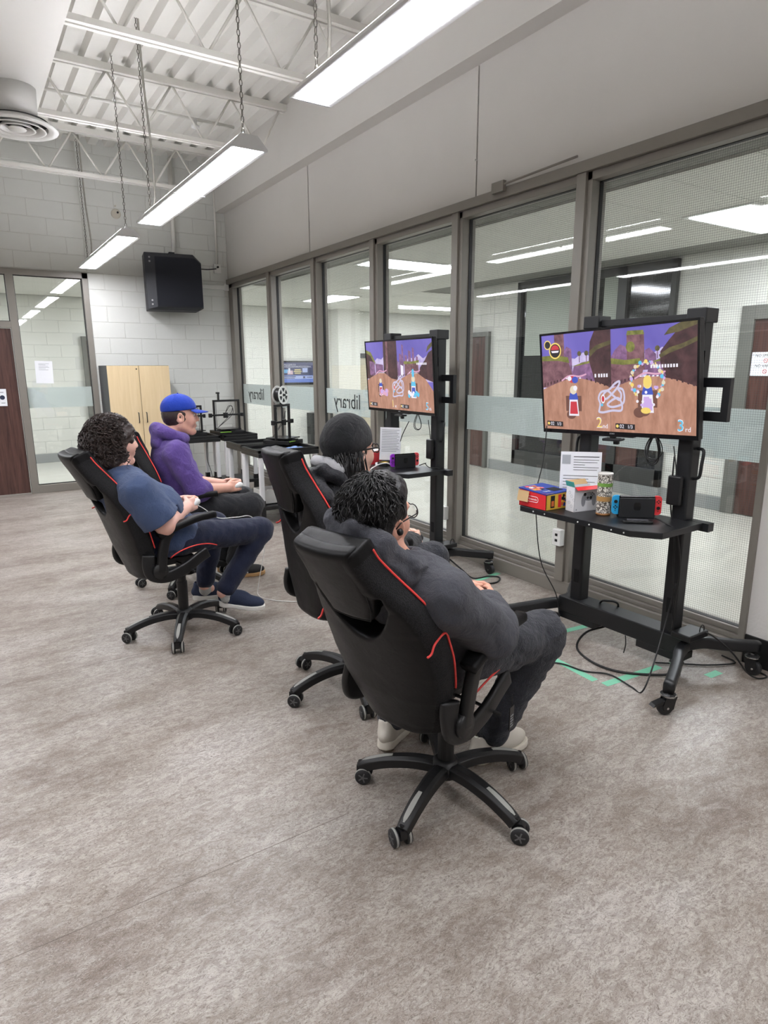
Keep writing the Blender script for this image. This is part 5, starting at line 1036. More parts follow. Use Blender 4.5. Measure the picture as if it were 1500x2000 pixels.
def top(t, j, mat, name, L, g=0.012, sleeve=1.0, fold=0.007, seed=2, cuff=True, arm=1.0, hem=None, freq=26, neck_r=0.066):
    f = Field(j['lo'], j['hi'], 0.0065); torso_arm(f, j, g, 0.06)
    for s in ('L', 'R'):
        S_, E_, W_ = (np.array(j[q + s], float) for q in ('sh', 'el', 'wr'))
        if sleeve >= 1: f.cap(S_, E_, (.066 + g) * arm, (.058 + g) * arm, 0.022).cap(E_, E_ + (W_ - E_) * (sleeve - 1), (.058 + g) * arm, (.058 + g - .016 * (sleeve - 1)) * arm, 0.02)
        else: f.cap(S_, S_ + (E_ - S_) * sleeve, (.068 + g) * arm, (.068 + g * 1.6) * arm, 0.04)
    if hem: f.ell(np.array(j['pelvis'], float) + V3(*hem[0]), hem[1], 0.05)
    f.noise(fold, freq, seed); f.noise(fold * 0.55, freq * 2.6, seed + 50)
    if sleeve < 1:
        for s in ('L', 'R'):
            S_, E_ = (np.array(j[q + s], float) for q in ('sh', 'el')); d_ = unit(E_ - S_); c = S_ + (E_ - S_) * sleeve + d_ * .0; q_ = c
            f.put(c - .16, c + .16, lambda X, Y, Z: np.maximum(-((X - q_[0]) * d_[0] + (Y - q_[1]) * d_[1] + (Z - q_[2]) * d_[2]), np.sqrt((X - q_[0]) ** 2 + (Y - q_[1]) ** 2 + (Z - q_[2]) ** 2) - .15), 0.004, '-')
    N = np.array(j['neck'], float); f.cap(N + V3(.0, 0, .0), L(-.02, 0, -.05), neck_r, neck_r + .01, 0.01, '-'); f.ell(N + V3(.04, 0, .03), (.06, .07, .05), 0.01, '-')
    o = link(name, f.mesh(name, [mat]), None, t)
    return o
# ---- sitter 1: dark grey fleece hoodie, nearest the camera
FL = fabric('charcoal fleece', (74, 75, 82), 0.95, 0.35, 420, 0.5); PT = fabric('dark washed cotton', (52, 54, 60), 0.9, 0.5, 160, 0.5, 0.2)
J1 = dict(lo=(-0.56, -0.42, 0.0), hi=(0.66, 0.50, 1.36), hip_hi=(0.66, 0.50, 0.82), pelvis=(-.09, 0, .625), chest=(-.235, 0, .855), neck=(-.31, .03, .99), head=(-.335, .065, 1.122), shR=(-.285, -.165, .89), shL=(-.285, .185, .89), elR=(-.085, -.225, .725), elL=(-.05, .25, .725), wrR=(.20, -.055, .695), wrL=(.22, .10, .70),
          hipR=(-.06, -.10, .60), hipL=(-.06, .10, .60), knR=(.40, -.20, .545), knL=(.43, .24, .545), anR=(.26, -.05, .115), anL=(.10, .34, .115), belly=0.03, arm=1.0, hs=1.06, brow=hairmat('black hair', (20, 18, 18)))
SK1 = skin('skin tan', (222, 172, 150)); HB = hairmat('black hair', (20, 18, 18))
t1, L1, R1, h1 = person('person in a charcoal fleece hoodie with short black hair and glasses', 1, J1, (-0.06, -0.10, 0.12), SK1)
top(t1, J1, FL, 'hoodie', L1, 0.020, 1.95, 0.011, 3, arm=1.08)
trousers(t1, J1, PT, 0.012, seed=5, fold=0.012, shank=1.1)
f = Field((-0.58, -0.26, 0.84), (-0.10, 0.30, 1.24), 0.006); N = np.array(J1['neck'])       # hood bunched round the neck
ring = [(-.225, -.01, .985), (-.245, -.065, .965), (-.29, -.09, .975), (-.365, -.085, 1.005), (-.43, -.04, 1.075), (-.48, .05, 1.125), (-.45, .14, 1.13), (-.35, .18, 1.07), (-.27, .135, 1.0), (-.23, .075, .99)]
for a, b in zip(ring, ring[1:]): f.cap(a, b, .031, .031, 0.016)
for a, b in zip(ring[0:8], ring[1:9]): f.cap(V3(*a) + V3(-.012, 0, -.042), V3(*b) + V3(-.005, 0, -.038), .029, .029, 0.012)
f.cap((-.445, -.02, 1.06), (-.46, .05, .97), .042, .05, 0.03); f.noise(0.010, 40, 4); f.noise(0.005, 95, 14); link('hood', f.mesh('hood', [FL]), None, t1)
f = Field((-0.52, -0.10, 0.96), (-0.16, 0.24, 1.32), 0.005)
def Hd(f, L, R, s, c, r, k_=0.02, op='u'): f.ell(L(*c), np.array(r) * s, k_, op, R)
Hd(f, L1, R1, h1, (-.018, 0, .040), (.110, .088, .108)); Hd(f, L1, R1, h1, (-.055, 0, -.01), (.072, .080, .09)); Hd(f, L1, R1, h1, (.030, 0, .098), (.055, .062, .034), 0.03)
Hd(f, L1, R1, h1, (.125, 0, -.03), (.085, .10, .105), 0.012, '-')
for q in (-1, 1): Hd(f, L1, R1, h1, (.012, q * .095, -.035), (.036, .04, .05), 0.01, '-')
Hd(f, L1, R1, h1, (-.02, 0, -.13), (.09, .1, .05), 0.015, '-'); f.noise(0.006, 90, 6); f.noise(0.005, 170, 16); hr = link('hair', f.mesh('hair', [HB]), None, t1)
def hair1(rr):
    th = rr.uniform(-PI, PI); ph = rr.uniform(0.02, 1.45); c = V3(-.035, 0.0, .035)
    def pt(th, ph, e): return c + V3(math.cos(th) * math.sin(ph) * (.112 + e), math.sin(th) * math.sin(ph) * (.090 + e), math.cos(ph) * (.110 + e))
    if math.cos(th) > 0.55 and ph > 1.1: return None
    if abs(math.sin(th)) > 0.75 and ph > 1.25 and math.cos(th) > -0.2: return None
    ln = rr.uniform(.25, .5); sw = rr.uniform(-.5, .5); out = rr.uniform(.002, .012)
    return [tuple(L1(*pt(th + sw * q * q, ph + ln * q, out * math.sin(PI * min(1, q * 1.2)) + 0.001))) for q in (0, .25, .5, .75, 1)]
strands('hair_strands', hair1, 760, HB, t1, 5, 0.0030)
def glasses(t, L, rim, lens, name='glasses', round_=False, thick=0.002, w_=0.026, h_=0.021):
    g = thing(name, None, None); g.parent = t
    for q in (-1, 1):
        P = [tuple(L(.113, q * .034 + w_ * math.cos(a) * (1.0 if round_ else 1.0), .006 + h_ * math.sin(a) * (1 if round_ else min(1.0, 1.15 * abs(math.cos(a) / 2) + .75)))) for a in [2 * PI * i / 20 for i in range(20)]]
        MB().tube(P, thick, 6, closed=True).build('rim', rim, g, smooth=True); m = MB(); m.add(P, [tuple(range(20))]); m.build('lens', lens, g)
        MB().tube([tuple(L(.110, q * .060, .012)), tuple(L(.085, q * .079, .014)), tuple(L(0.0, q * .088, .012)), tuple(L(-.02, q * .087, -.002))], thick * 1.1, 6).build('temple', rim, g, smooth=True)
    MB().tube([tuple(L(.114, -.009, .010)), tuple(L(.119, 0, .013)), tuple(L(.114, .009, .010))], thick, 6).build('bridge', rim, g, smooth=True)
    return g
LENSG = mat_glass('spectacle lens', (0.97, 0.97, 0.96), 0.10)
glasses(t1, L1, flat('dark metal rim', (40, 36, 36), 0.3, 0.6), LENSG, thick=0.0019, w_=.029, h_=.025)
e = MB(); e.lathe([(.004, -.01), (.0105, -.006), (.012, 0), (.009, .006), (.004, .008)], 14); e.build('earbud', PLB, t1, loc=tuple(L1(-.002, -.088, -.016)), rot=(PI / 2, 0, 0), smooth=True, label='black wireless earbud')
CR = (flat('cream shoe', (214, 208, 196), 0.6, bump=0.3, bscale=120), flat('cream sole', (226, 220, 206), 0.6)); sm1 = shoe_mesh(*CR)
put_shoe(t1, sm1, (.28, -.05, 0.0), -0.35, 0.0, 0.0, flat('shoe lace', (230, 228, 222), 0.7)); put_shoe(t1, sm1, (.115, .345, 0.005), 0.25, 0.12, 0, flat('shoe lace', (230, 228, 222), 0.7))

# ---- sitter 2: black jacket, black knit cap
JK = fabric('black nylon', (30, 31, 36), 0.42, 0.15, 200, 0.5); BN = fabric('black knit', (18, 19, 22), 0.95, 0.5, 500, 0.5)
J2 = dict(lo=(-0.46, -0.42, 0.0), hi=(0.66, 0.42, 1.46), hip_hi=(0.66, 0.42, 0.88), pelvis=(-.05, 0, .69), chest=(-.125, -.005, .90), neck=(-.10, -.03, 1.07), head=(-.03, -.06, 1.212), shR=(-.13, -.15, .935), shL=(-.11, .165, .975), elR=(.06, -.235, .76), elL=(.06, .25, .78), wrR=(.36, -.06, .70), wrL=(.36, .10, .70),
          hipR=(-.02, -.10, .67), hipL=(-.02, .10, .67), knR=(.44, -.14, .62), knL=(.44, .16, .62), anR=(.40, -.12, .12), anL=(.40, .16, .12), hs=1.04, brow=HB)
SK2 = skin('skin light', (230, 192, 172))
t2, L2, R2, h2 = person('person in a black hooded jacket wearing a black knit cap and glasses', 2, J2, (-0.06, -0.02, 0.0), SK2)
top(t2, J2, JK, 'jacket', L2, 0.018, 1.95, 0.012, 8, arm=1.02, freq=30); trousers(t2, J2, PT, 0.008, seed=9)
f = Field((-0.36, -0.28, 0.90), (0.10, 0.22, 1.22), 0.006); c_ = V3(-.10, -.025, 1.055)
ring = [c_ + V3(.075 * math.cos(a) - .025, .085 * math.sin(a), .040 - .035 * math.cos(a) + .012 * math.sin(2 * a)) for a in [0.5 + (2 * PI - 1.0) * i / 14 for i in range(15)]]
for a, b in zip(ring, ring[1:]): f.cap(a, b, .029, .029, 0.02)
f.ell((-.225, -.05, 1.02), (.06, .12, .085), 0.04).ell((-.235, -.09, .965), (.045, .07, .05), 0.03); f.noise(0.012, 50, 12); hd2 = link('hood', f.mesh('hood', [JK]), None, t2)
f = Field((-0.28, -0.20, 1.0), (0.12, 0.14, 1.24), 0.006); ring = [c_ + V3(.066 * math.cos(a) - .012, .078 * math.sin(a), .078 - .035 * math.cos(a)) for a in [0.35 + (2 * PI - .7) * i / 14 for i in range(15)]]
for a, b in zip(ring, ring[1:]): f.cap(a, b, .027, .027, 0.02)
f.noise(0.005, 60, 2); link('hood_lining', f.mesh('hood_lining', [fabric('grey lining', (176, 176, 178), 0.95, 0.2, 400, 0.4)]), None, t2, label='light grey hood lining')
f = Field((-0.24, -0.22, 1.14), (0.16, 0.10, 1.46), 0.005)      # knit cap
Hd(f, L2, R2, h2, (-.018, 0, .062), (.117, .094, .108)); Hd(f, L2, R2, h2, (-.03, 0, .035), (.115, .096, .075), 0.03); Rb = R2 @ rotm(0, -0.30, 0)
nb = Rb @ V3(0, 0, 1); pb = L2(0.0, 0, .012); f.put((-.3, -.3, 1.1), (.3, .3, 1.5), lambda X, Y, Z: (X - pb[0]) * nb[0] + (Y - pb[1]) * nb[1] + (Z - pb[2]) * nb[2], 0.006, '-')
f.noise(0.003, 60, 1); bn = link('knit_cap', f.mesh('knit_cap', [BN]), None, t2)
f = Field((-0.24, -0.22, 1.12), (0.16, 0.10, 1.40), 0.005)      # turned up brim
Hd(f, L2, R2, h2, (-.022, 0, .045), (.123, .100, .100)); pb2 = L2(0.0, 0, .068)
f.put((-.3, -.3, 1.1), (.3, .3, 1.5), lambda X, Y, Z: (X - pb[0]) * nb[0] + (Y - pb[1]) * nb[1] + (Z - pb[2]) * nb[2], 0.006, '-'); f.put((-.3, -.3, 1.1), (.3, .3, 1.5), lambda X, Y, Z: -((X - pb2[0]) * nb[0] + (Y - pb2[1]) * nb[1] + (Z - pb2[2]) * nb[2]), 0.006, '-'); link('brim', f.mesh('brim', [BN]), None, bn)
f = Field((-0.24, -0.22, 1.0), (0.16, 0.10, 1.40), 0.006); Hd(f, L2, R2, h2, (-.025, 0, .01), (.098, .090, .10)); Hd(f, L2, R2, h2, (-.06, 0, -.09), (.055, .085, .075), 0.03); Hd(f, L2, R2, h2, (.125, 0, -.04), (.105, .12, .14), 0.012, '-'); f.noise(0.006, 80, 3); link('hair', f.mesh('hair', [HB]), None, t2)
def hair2(rr):
    th = rr.choice((-1, 1)) * rr.uniform(1.15, PI); z0 = rr.uniform(-.05, .02); c = V3(-.025, 0, 0); a = th + rr.uniform(-.25, .25); r_ = rr.uniform(.94, 1.06)
    return [tuple(L2(c[0] + math.cos(th + (a - th) * q) * .102 * r_ + .012 * q, math.sin(th + (a - th) * q) * .092 * r_, z0 - .13 * q)) for q in (0, .3, .6, 1)]
strands('hair_strands', hair2, 260, HB, t2, 6, 0.0032)
glasses(t2, L2, flat('thick black rim', (18, 18, 19), 0.3), LENSG, thick=0.0032, w_=.027, h_=.022)
bs_ = (flat('black shoe', (26, 26, 28), 0.6), flat('grey sole', (120, 120, 120), 0.6)); sm2 = shoe_mesh(*bs_)
put_shoe(t2, sm2, (.44, -.12, 0.0), -0.1); put_shoe(t2, sm2, (.44, .16, 0.0), 0.1)

# ---- sitter 3: blue t-shirt, curly dark hair
TS = fabric('blue heather cotton', (70, 86, 120), 0.9, 0.35, 380, 0.4); NV = fabric('navy jersey', (30, 36, 58), 0.85, 0.15, 300, 0.3)
J3 = dict(lo=(-0.52, -0.50, 0.0), hi=(0.76, 0.50, 1.44), hip_hi=(0.76, 0.50, 0.84), pelvis=(-.07, 0, .64), chest=(-.25, .02, .88), neck=(-.295, .04, 1.035), head=(-.275, .085, 1.19), shR=(-.325, -.145, .94), shL=(-.295, .19, .945), elR=(-.215, -.205, .735), elL=(-.12, .25, .74), wrR=(.065, -.06, .775), wrL=(.09, .09, .775),
          hipR=(-.04, -.10, .61), hipL=(-.04, .10, .61), knR=(.52, -.215, .555), knL=(.45, .14, .57), anR=(.245, -.13, .19), anL=(.38, .20, .14), belly=0.045, arm=1.18, short=.09, hs=1.03, brow=hairmat('dark brown hair', (48, 36, 32)))
SK3 = skin('skin pale', (232, 188, 172)); BR = hairmat('dark brown hair', (52, 40, 34), 0.42)
t3, L3, R3, h3 = person('person in a blue t-shirt and navy trousers with curly dark shoulder hair', 3, J3, (-0.22, 0.04, 0.0), SK3)
top(t3, J3, TS, 't_shirt', L3, 0.022, 0.84, 0.010, 21, arm=1.10, hem=((.05, 0, -.005), (.17, .205, .125))); trousers(t3, J3, NV, 0.006, seed=12, fold=0.007)
f = Field((-0.52, -0.14, 0.96), (-0.12, 0.32, 1.40), 0.0055)
Hd(f, L3, R3, h3, (-.010, 0, .040), (.112, .092, .107)); Hd(f, L3, R3, h3, (-.075, 0, -.045), (.086, .104, .105), 0.05); Hd(f, L3, R3, h3, (-.065, 0, -.105), (.075, .098, .055), 0.04)
for q in (-1, 1): Hd(f, L3, R3, h3, (-.02, q * .070, -.05), (.045, .038, .08), 0.03)
Hd(f, L3, R3, h3, (.135, 0, -.065), (.084, .086, .120), 0.012, '-'); f.noise(0.016, 70, 7); f.noise(0.008, 160, 8); link('hair', f.mesh('hair', [BR]), None, t3)
def hair3(rr):
    th = rr.choice((-1, 1)) * rr.uniform(0.0, PI); ph = rr.uniform(.12, 2.2); ln = rr.uniform(.3, .6); fr = rr.uniform(9, 15); p0 = rr.uniform(0, 6.3); am = rr.uniform(.006, .012); out = rr.uniform(0.004, .018)
    if abs(th) < 1.25: ph = rr.uniform(.02, .40); ln = rr.uniform(.35, .62)
    P = []
    for q in [i / 9 for i in range(10)]:
        p_ = ph + ln * q; w_ = 1 + .22 * max(0, p_ - 1.2); c = V3(-.035, 0, .03); r_ = V3(.113 + out, .102 + out, .108 + out)
        x, y, z = math.cos(th) * math.sin(min(p_, 1.75)) * r_[0] * w_, math.sin(th) * math.sin(min(p_, 1.75)) * r_[1] * w_, (math.cos(p_) if p_ < 1.57 else (1.57 - p_) * 1.15) * r_[2]
        P.append(tuple(L3(c[0] + x + am * math.cos(fr * q + p0), c[1] + y + am * math.sin(fr * q + p0), c[2] + z + am * .5 * math.sin(fr * q + p0 + 1))))
    return P
strands('hair_curls', hair3, 900, BR, t3, 11, 0.0034)
NVS = (flat('navy knit shoe', (38, 48, 72), 0.8, bump=0.5, bscale=150), flat('white sole', (232, 230, 224), 0.6)); sm3 = shoe_mesh(*NVS)
put_shoe(t3, sm3, (.295, -.175, 0.085), -1.02, 0.10, 0.0, flat('navy lace', (30, 36, 52), 0.8)); put_shoe(t3, sm3, (.43, .235, 0.02), -0.45, 0.05, 0, flat('navy lace', (30, 36, 52), 0.8))
SOCK = fabric('grey marl sock', (190, 190, 186), 0.95, 0.4, 300, 0.5)
for s, x, y, z in (('R', .262, -.142, .155), ('L', .392, .212, .10)):
    f = Field((x - .09, y - .09, z - .05), (x + .11, y + .09, z + .18), 0.005); f.cap((x, y, z), tuple(np.array(J3['an' + s]) + (np.array(J3['kn' + s]) - np.array(J3['an' + s])) * .14), .042, .046, 0.01); f.noise(0.003, 120, 3); link('sock', f.mesh('sock', [SOCK]), None, t3)

# ---- sitter 4: purple hoodie, blue cap
PU = fabric('purple fleece', (102, 80, 152), 0.92, 0.22, 380, 0.45); BT = fabric('black denim', (40, 41, 44), 0.9, 0.3, 260, 0.4)
J4 = dict(lo=(-0.42, -0.46, 0.0), hi=(0.72, 0.46, 1.49), hip_hi=(0.72, 0.46, 0.84), pelvis=(-.05, 0, .64), chest=(-.075, 0, 0.938), neck=(-.045, 0, 1.103), head=(.02, .02, 1.253), shR=(-.055, -.175, 1.013), shL=(-.055, .19, 1.013), elR=(.07, -.205, .745), elL=(.08, .25, .74), wrR=(.315, -.045, .715), wrL=(.32, .11, .72),
          hipR=(-.02, -.10, .60), hipL=(-.02, .10, .60), knR=(.475, -.13, .585), knL=(.47, .17, .585), anR=(.34, .0, .12), anL=(.30, .18, .12), belly=0.04, arm=1.15, hs=1.07, brow=hairmat('dark brown hair', (48, 36, 32)))
SK4 = skin('skin rosy', (228, 180, 160))
t4, L4, R4, h4 = person('person in a purple hoodie and blue baseball cap seen in profile', 4, J4, (-0.02, 0.02, 0.0), SK4)
top(t4, J4, PU, 'hoodie', L4, 0.022, 1.16, 0.013, 31, arm=1.02); trousers(t4, J4, BT, 0.012, seed=14, fold=0.008, shank=1.05)
f = Field((-0.26, -0.20, 0.98), (0.14, 0.20, 1.27), 0.006); c_ = V3(-.05, 0, 1.088)
ring = [c_ + V3(.095 * math.cos(a) - .01, .115 * math.sin(a), .045 - .040 * math.cos(a)) for a in [0.3 + (2 * PI - .6) * i / 14 for i in range(15)]]
for a, b in zip(ring, ring[1:]): f.cap(a, b, .040, .040, 0.02)
f.ell((-.15, 0, 1.078), (.05, .11, .075), 0.04); f.noise(0.008, 45, 5); link('hood', f.mesh('hood', [PU]), None, t4)
f = Field((-0.16, -0.14, 1.14), (0.16, 0.16, 1.45), 0.005); Hd(f, L4, R4, h4, (-.022, 0, .01), (.100, .083, .095)); Hd(f, L4, R4, h4, (.125, 0, -.05), (.115, .12, .14), 0.01, '-'); Hd(f, L4, R4, h4, (-.02, 0, -.11), (.1, .1, .06), 0.01, '-'); f.noise(0.003, 150, 2); link('hair', f.mesh('hair', [BR]), None, t4)
CP = fabric('blue cap cloth', (30, 62, 168), 0.85, 0.12, 500, 0.2); f = Field((-0.18, -0.16, 1.23), (0.20, 0.18, 1.49), 0.005)
Hd(f, L4, R4, h4, (-.010, 0, .052), (.117, .092, .098)); nb4 = R4 @ unit((-.10, 0, 1)); pb4 = L4(0, 0, .042)
f.put((-.3, -.3, 1.1), (.3, .3, 1.6), lambda X, Y, Z: (X - pb4[0]) * nb4[0] + (Y - pb4[1]) * nb4[1] + (Z - pb4[2]) * nb4[2], 0.005, '-'); cp = link('baseball_cap', f.mesh('baseball_cap', [CP]), None, t4)
m = MB(); rows_ = []
for i in range(9):
    y = -.078 + .156 * i / 8; e_ = 1 - (y / .085) ** 2; rows_.append([tuple(L4(.088 - .03 * (y / .078) ** 2 + .098 * max(e_, .15) ** .5 * q, y, .052 - .022 * q - 1.2 * y * y * (1 - .3 * q))) for q in (0, .33, .66, 1)])
vs = [p for r in rows_ for p in r]; vs2 = [(p[0], p[1], p[2] - .004) for p in vs]; n = len(vs)
fs_ = [(i * 4 + k_, i * 4 + k_ + 1, (i + 1) * 4 + k_ + 1, (i + 1) * 4 + k_) for i in range(8) for k_ in range(3)]
m.add(vs + vs2, fs_ + [tuple(q + n for q in g[::-1]) for g in fs_] + [(i * 4 + 3, n + i * 4 + 3, n + (i + 1) * 4 + 3, (i + 1) * 4 + 3) for i in range(8)]); m.build('visor', CP, cp, smooth=True)
MB().lathe([(.005, 0), (.006, .003), (.003, .006)], 10).build('button', CP, cp, loc=tuple(L4(-.010, 0, .149)))
o = writing('emblem', 'C', .04, flat('cap embroidery', (226, 228, 236), 0.7), cp, tuple(L4(.100, -.012, .092)), (PI / 2, 0, PI / 2 - 0.1)); o.rotation_euler = (PI / 2 - 0.45, 0, PI / 2 - 0.15)
bw = (flat('black suede shoe', (32, 32, 34), 0.7), flat('gum sole', (186, 146, 98), 0.6)); sm4 = shoe_mesh(*bw); WST = flat('white stripe', (232, 232, 230), 0.5)
put_shoe(t4, sm4, (.38, -.01, 0.0), -0.15, 0, 0, WST, WST); put_shoe(t4, sm4, (.34, .19, 0.0), 0.15, 0, 0, WST, WST)
MB().tube([(.30 + 0.0, -.05 + .033 * math.cos(a), .715 + .031 * math.sin(a)) for a in [2 * PI * i / 14 for i in range(14)]], 0.004, 6, closed=True).build('wristband', PLB, t4, label='black wristband')

# ---- the controllers they hold
def controller(lb, ci, loc, yaw, body, grips, cord=None):
    (px, py), a, rc, lf, bs = CH[ci]; ca, sa = math.cos(R_(a)), math.sin(R_(a))
    t = thing('game_controller', lb, 'controller', (px + loc[0] * ca - loc[1] * sa, py + loc[0] * sa + loc[1] * ca, loc[2]), R_(a) + yaw, 'game controllers in the hands')
    f = Field((-.07, -.10, -.04), (.07, .10, .04), 0.005); f.rbox((0, 0, 0), (.026, .055, .014), .012, 0.02)
    for q in (-1, 1): f.cap((-.0, q * .050, 0), (-.048, q * .062, -.012), .021, .015, 0.02)
    link('shell', f.mesh('shell', [body]), None, t)
    for q, x in ((1, .008), (-1, -.012)): MB().lathe([(.004, 0), (.004, .008), (.008, .009), (.008, .012)], 12, T(x, q * .035, .012)).build('stick', grips, t)
    for k_ in range(4): MB().lathe([(.004, 0), (.0035, .003)], 10, T(.010 + .010 * math.cos(k_ * PI / 2), -.042 + .010 * math.sin(k_ * PI / 2), .013)).build('button', grips, t)
    return t
WCT = flat('white controller', (216, 216, 214), 0.4); BCT = flat('black controller', (30, 30, 32), 0.4); GR = flat('grey controls', (70, 70, 74), 0.4)
controller('dark controller held by the sitter in the charcoal hoodie', 1, (.305, .022, .695), 0.0, BCT, GR)
controller('dark controller with red tips held by the sitter in the knit cap', 2, (.445, .02, .705), 0.0, BCT, flat('red button', (220, 50, 60), 0.4))
controller('white corded controller held by the sitter in the blue t-shirt', 3, (.165, .018, .785), 0.0, WCT, GR)
controller('white controller held by the sitter in the purple hoodie', 4, (.41, .03, .725), 0.0, WCT, GR)
# ------------------------------------------------------------------ things on the cart shelves
ZS = 0.832
def console(lb, loc, rot, lc, rcl):
    t = thing('game_console_dock', lb, 'game console', (*loc, ZS), rot, 'consoles in their docks')
    DK = flat('dock plastic', (30, 31, 33), 0.5)
    MB().box((-0.087, -0.025, 0), (0.087, -0.017, 0.104)).build('front_plate', DK, t, bevel=0.004); MB().box((-0.087, 0.008, 0), (0.087, 0.027, 0.104)).build('rear_housing', DK, t, bevel=0.004); MB().box((-0.087, -0.02, 0), (0.087, 0.02, 0.02)).build('foot', DK, t)
    MB().box((-0.086, -0.012, 0.015), (0.086, 0.002, 0.112)).build('tablet', flat('tablet glass', (14, 14, 15), 0.15), t, bevel=0.003)
    m = MB(); m.prism(rrect(0.034, 0.040, 0.010), 0, 0.0006, T(0, -0.0251, 0.06) @ RX(PI / 2)); m.build('logo', flat('dark gloss print', (20, 20, 21), 0.12), t)
    for s, col in ((-1, lc), (1, rcl)):
        m = MB(); m.prism([(s * 0, -0.05), (s * 0.012, -0.05)] + [(s * (0.015 + 0.019 * math.sin(a)), -0.033 - 0.017 * math.cos(a)) for a in [PI / 2 * i / 4 for i in range(5)]] + [(s * (0.015 + 0.019 * math.cos(a)), 0.033 + 0.017 * math.sin(a)) for a in [PI / 2 * i / 4 for i in range(5)]] + [(0, 0.05)], -0.007, 0.007, T(s * 0.088, -0.005, 0.064) @ RX(PI / 2)); j = m.build('side_controller', col, t, bevel=0.002)
        BT_ = flat('control black', (24, 24, 25), 0.4); sy = 0.018 if s < 0 else -0.012
        MB().lathe([(0.0075, 0), (0.0075, 0.003), (0.009, 0.004), (0.009, 0.006)], 12, T(s * 0.105, -0.012, 0.064 + sy) @ RX(PI / 2)).build('stick', BT_, j)
        cy = -0.012 if s < 0 else 0.020
        for q in range(4): MB().lathe([(0.0035, 0), (0.0035, 0.002)], 8, T(s * 0.105 + 0.0075 * math.cos(q * PI / 2), -0.012, 0.064 + cy + 0.0075 * math.sin(q * PI / 2)) @ RX(PI / 2)).build('button', BT_, j)
        MB().box((s * 0.105 - 0.002, -0.0135, 0.064 - 0.032), (s * 0.105 + 0.002, -0.012, 0.064 - 0.028)).build('button', BT_, j)
    return t
console('docked game console with blue and red side controllers on the near shelf', (2.835, 1.985), -0.72, flat('neon blue', (40, 160, 214), 0.45), flat('neon red', (226, 58, 62), 0.45))
console('docked game console with purple and coral side controllers on the far shelf', (2.80, 4.02), -0.14, flat('neon purple', (150, 50, 196), 0.45), flat('neon coral', (246, 92, 98), 0.45))
t = thing('flat_black_grip', 'flat black controller grip lying in front of the near console', 'controller grip', (2.735, 1.90, ZS), -0.72); MB().prism(rrect(0.14, 0.05, 0.012), 0, 0.012).build('body', PLB, t, bevel=0.003); MB().prism(rrect(0.10, 0.028, 0.006), 0.012, 0.016).build('rail', GR, t, bevel=0.001)
# can in a printed wrap
t = thing('snack_tube', 'tall patterned snack tube with green and tan bands on the near shelf', 'tube', (2.745, 2.115, ZS))
k = NT('black and white leaf print'); v = k.coords(); n = k.n('ShaderNodeTexVoronoi', {'Vector': k.coords((60, 60, 34)), 'Scale': 1.0, 'Randomness': 1.0}, feature='DISTANCE_TO_EDGE').outputs[0]; n2 = k.noise(v, 70, 2, 0.5, 2.0)
k.setp(k.mix(k.ramp(n2, [(0.44, 1.0), (0.50, 0.0)]), k.mix(k.ramp(n, [(0.02, 0.0), (0.10, 1.0)]), lin((60, 56, 52)), lin((226, 222, 212))), lin((70, 62, 54))), 0.4); LEAF = k.m
def band(nm, z0, z1, mat, r=0.0375): return MB().lathe([(r, z0), (r, z1)], 32, caps=False).build(nm, mat, t, smooth=True)
band('wrap', 0.012, 0.075, LEAF); band('tan_band', 0.075, 0.100, flat('tan band', (176, 132, 74), 0.5, var=0.2, vscale=90), 0.038); band('wrap', 0.100, 0.152, LEAF); band('green_band', 0.152, 0.170, flat('green band', (112, 156, 66), 0.5), 0.038); band('wrap', 0.170, 0.212, LEAF)
MB().lathe([(0.001, 0), (0.0375, 0), (0.038, 0.012), (0.036, 0.013)], 32).build('base', flat('amber base', (150, 104, 60), 0.4), t, smooth=True); MB().lathe([(0.0365, 0.211), (0.0385, 0.212), (0.0385, 0.220), (0.036, 0.222), (0.001, 0.222)], 32).build('lid', flat('clear lid', (206, 204, 198), 0.25), t, smooth=True)
# big red and blue console carton
def carton(nm, lb, x0, x1, y0, y1, h):
    t = thing(nm, lb, 'box', ((x0 + x1) / 2, (y0 + y1) / 2, ZS)); a, b = (x1 - x0) / 2, (y1 - y0) / 2; return t, a, b
RED = flat('carton red', (222, 44, 50), 0.5); BLU = flat('carton blue', (34, 62, 150), 0.5); YEL = flat('carton yellow', (226, 186, 60), 0.5); KRF = flat('raw cardboard', (196, 164, 118), 0.8); WPR = flat('white print', (236, 236, 236), 0.5)
t, a, b = carton('console_carton', 'red and blue console carton with a loose lid on the near shelf', 2.553, 2.735, 2.335, 2.535, 0.095); H_ = 0.093
MB().box((-a, -b, 0), (-a + 0.003, b, H_)).build('red_side', RED, t); MB().box((a - 0.003, -b, 0), (a, b, H_)).build('red_side', RED, t); MB().box((-a, -b, 0), (a, -b + 0.003, H_)).build('yellow_side', YEL, t); MB().box((-a, b - 0.003, 0), (a, b, H_)).build('yellow_side', YEL, t); MB().box((-a, -b, 0), (a, b, 0.003)).build('bottom', KRF, t)
lid = MB().box((-a - 0.002, -b - 0.002, 0), (a + 0.004, b + 0.006, 0.006)).build('lid', BLU, t, loc=(0, 0, H_), rot=(0.05, -0.03, 0))
pm = MB(); pm.mats = [YEL, RED, WPR, BI, flat('print orange', (220, 110, 50), 0.5), flat('print pink', (226, 120, 150), 0.5)]; rr = random.Random(2)
for i in range(26):
    x, y = rr.uniform(-a * .85, a * .05), rr.uniform(-b * .2, b * .85); s = rr.uniform(.006, .014); pm.box((x - s, y - s * .8, 0.006), (x + s, y + s * .8, 0.0066 + i * 4e-5), None, rr.randrange(6))
pm.box((a * .0, -b * .7, 0.006), (a * .75, -b * .05, 0.0075), None, 3); pm.build('lid_print', None, lid, kind='stuff')
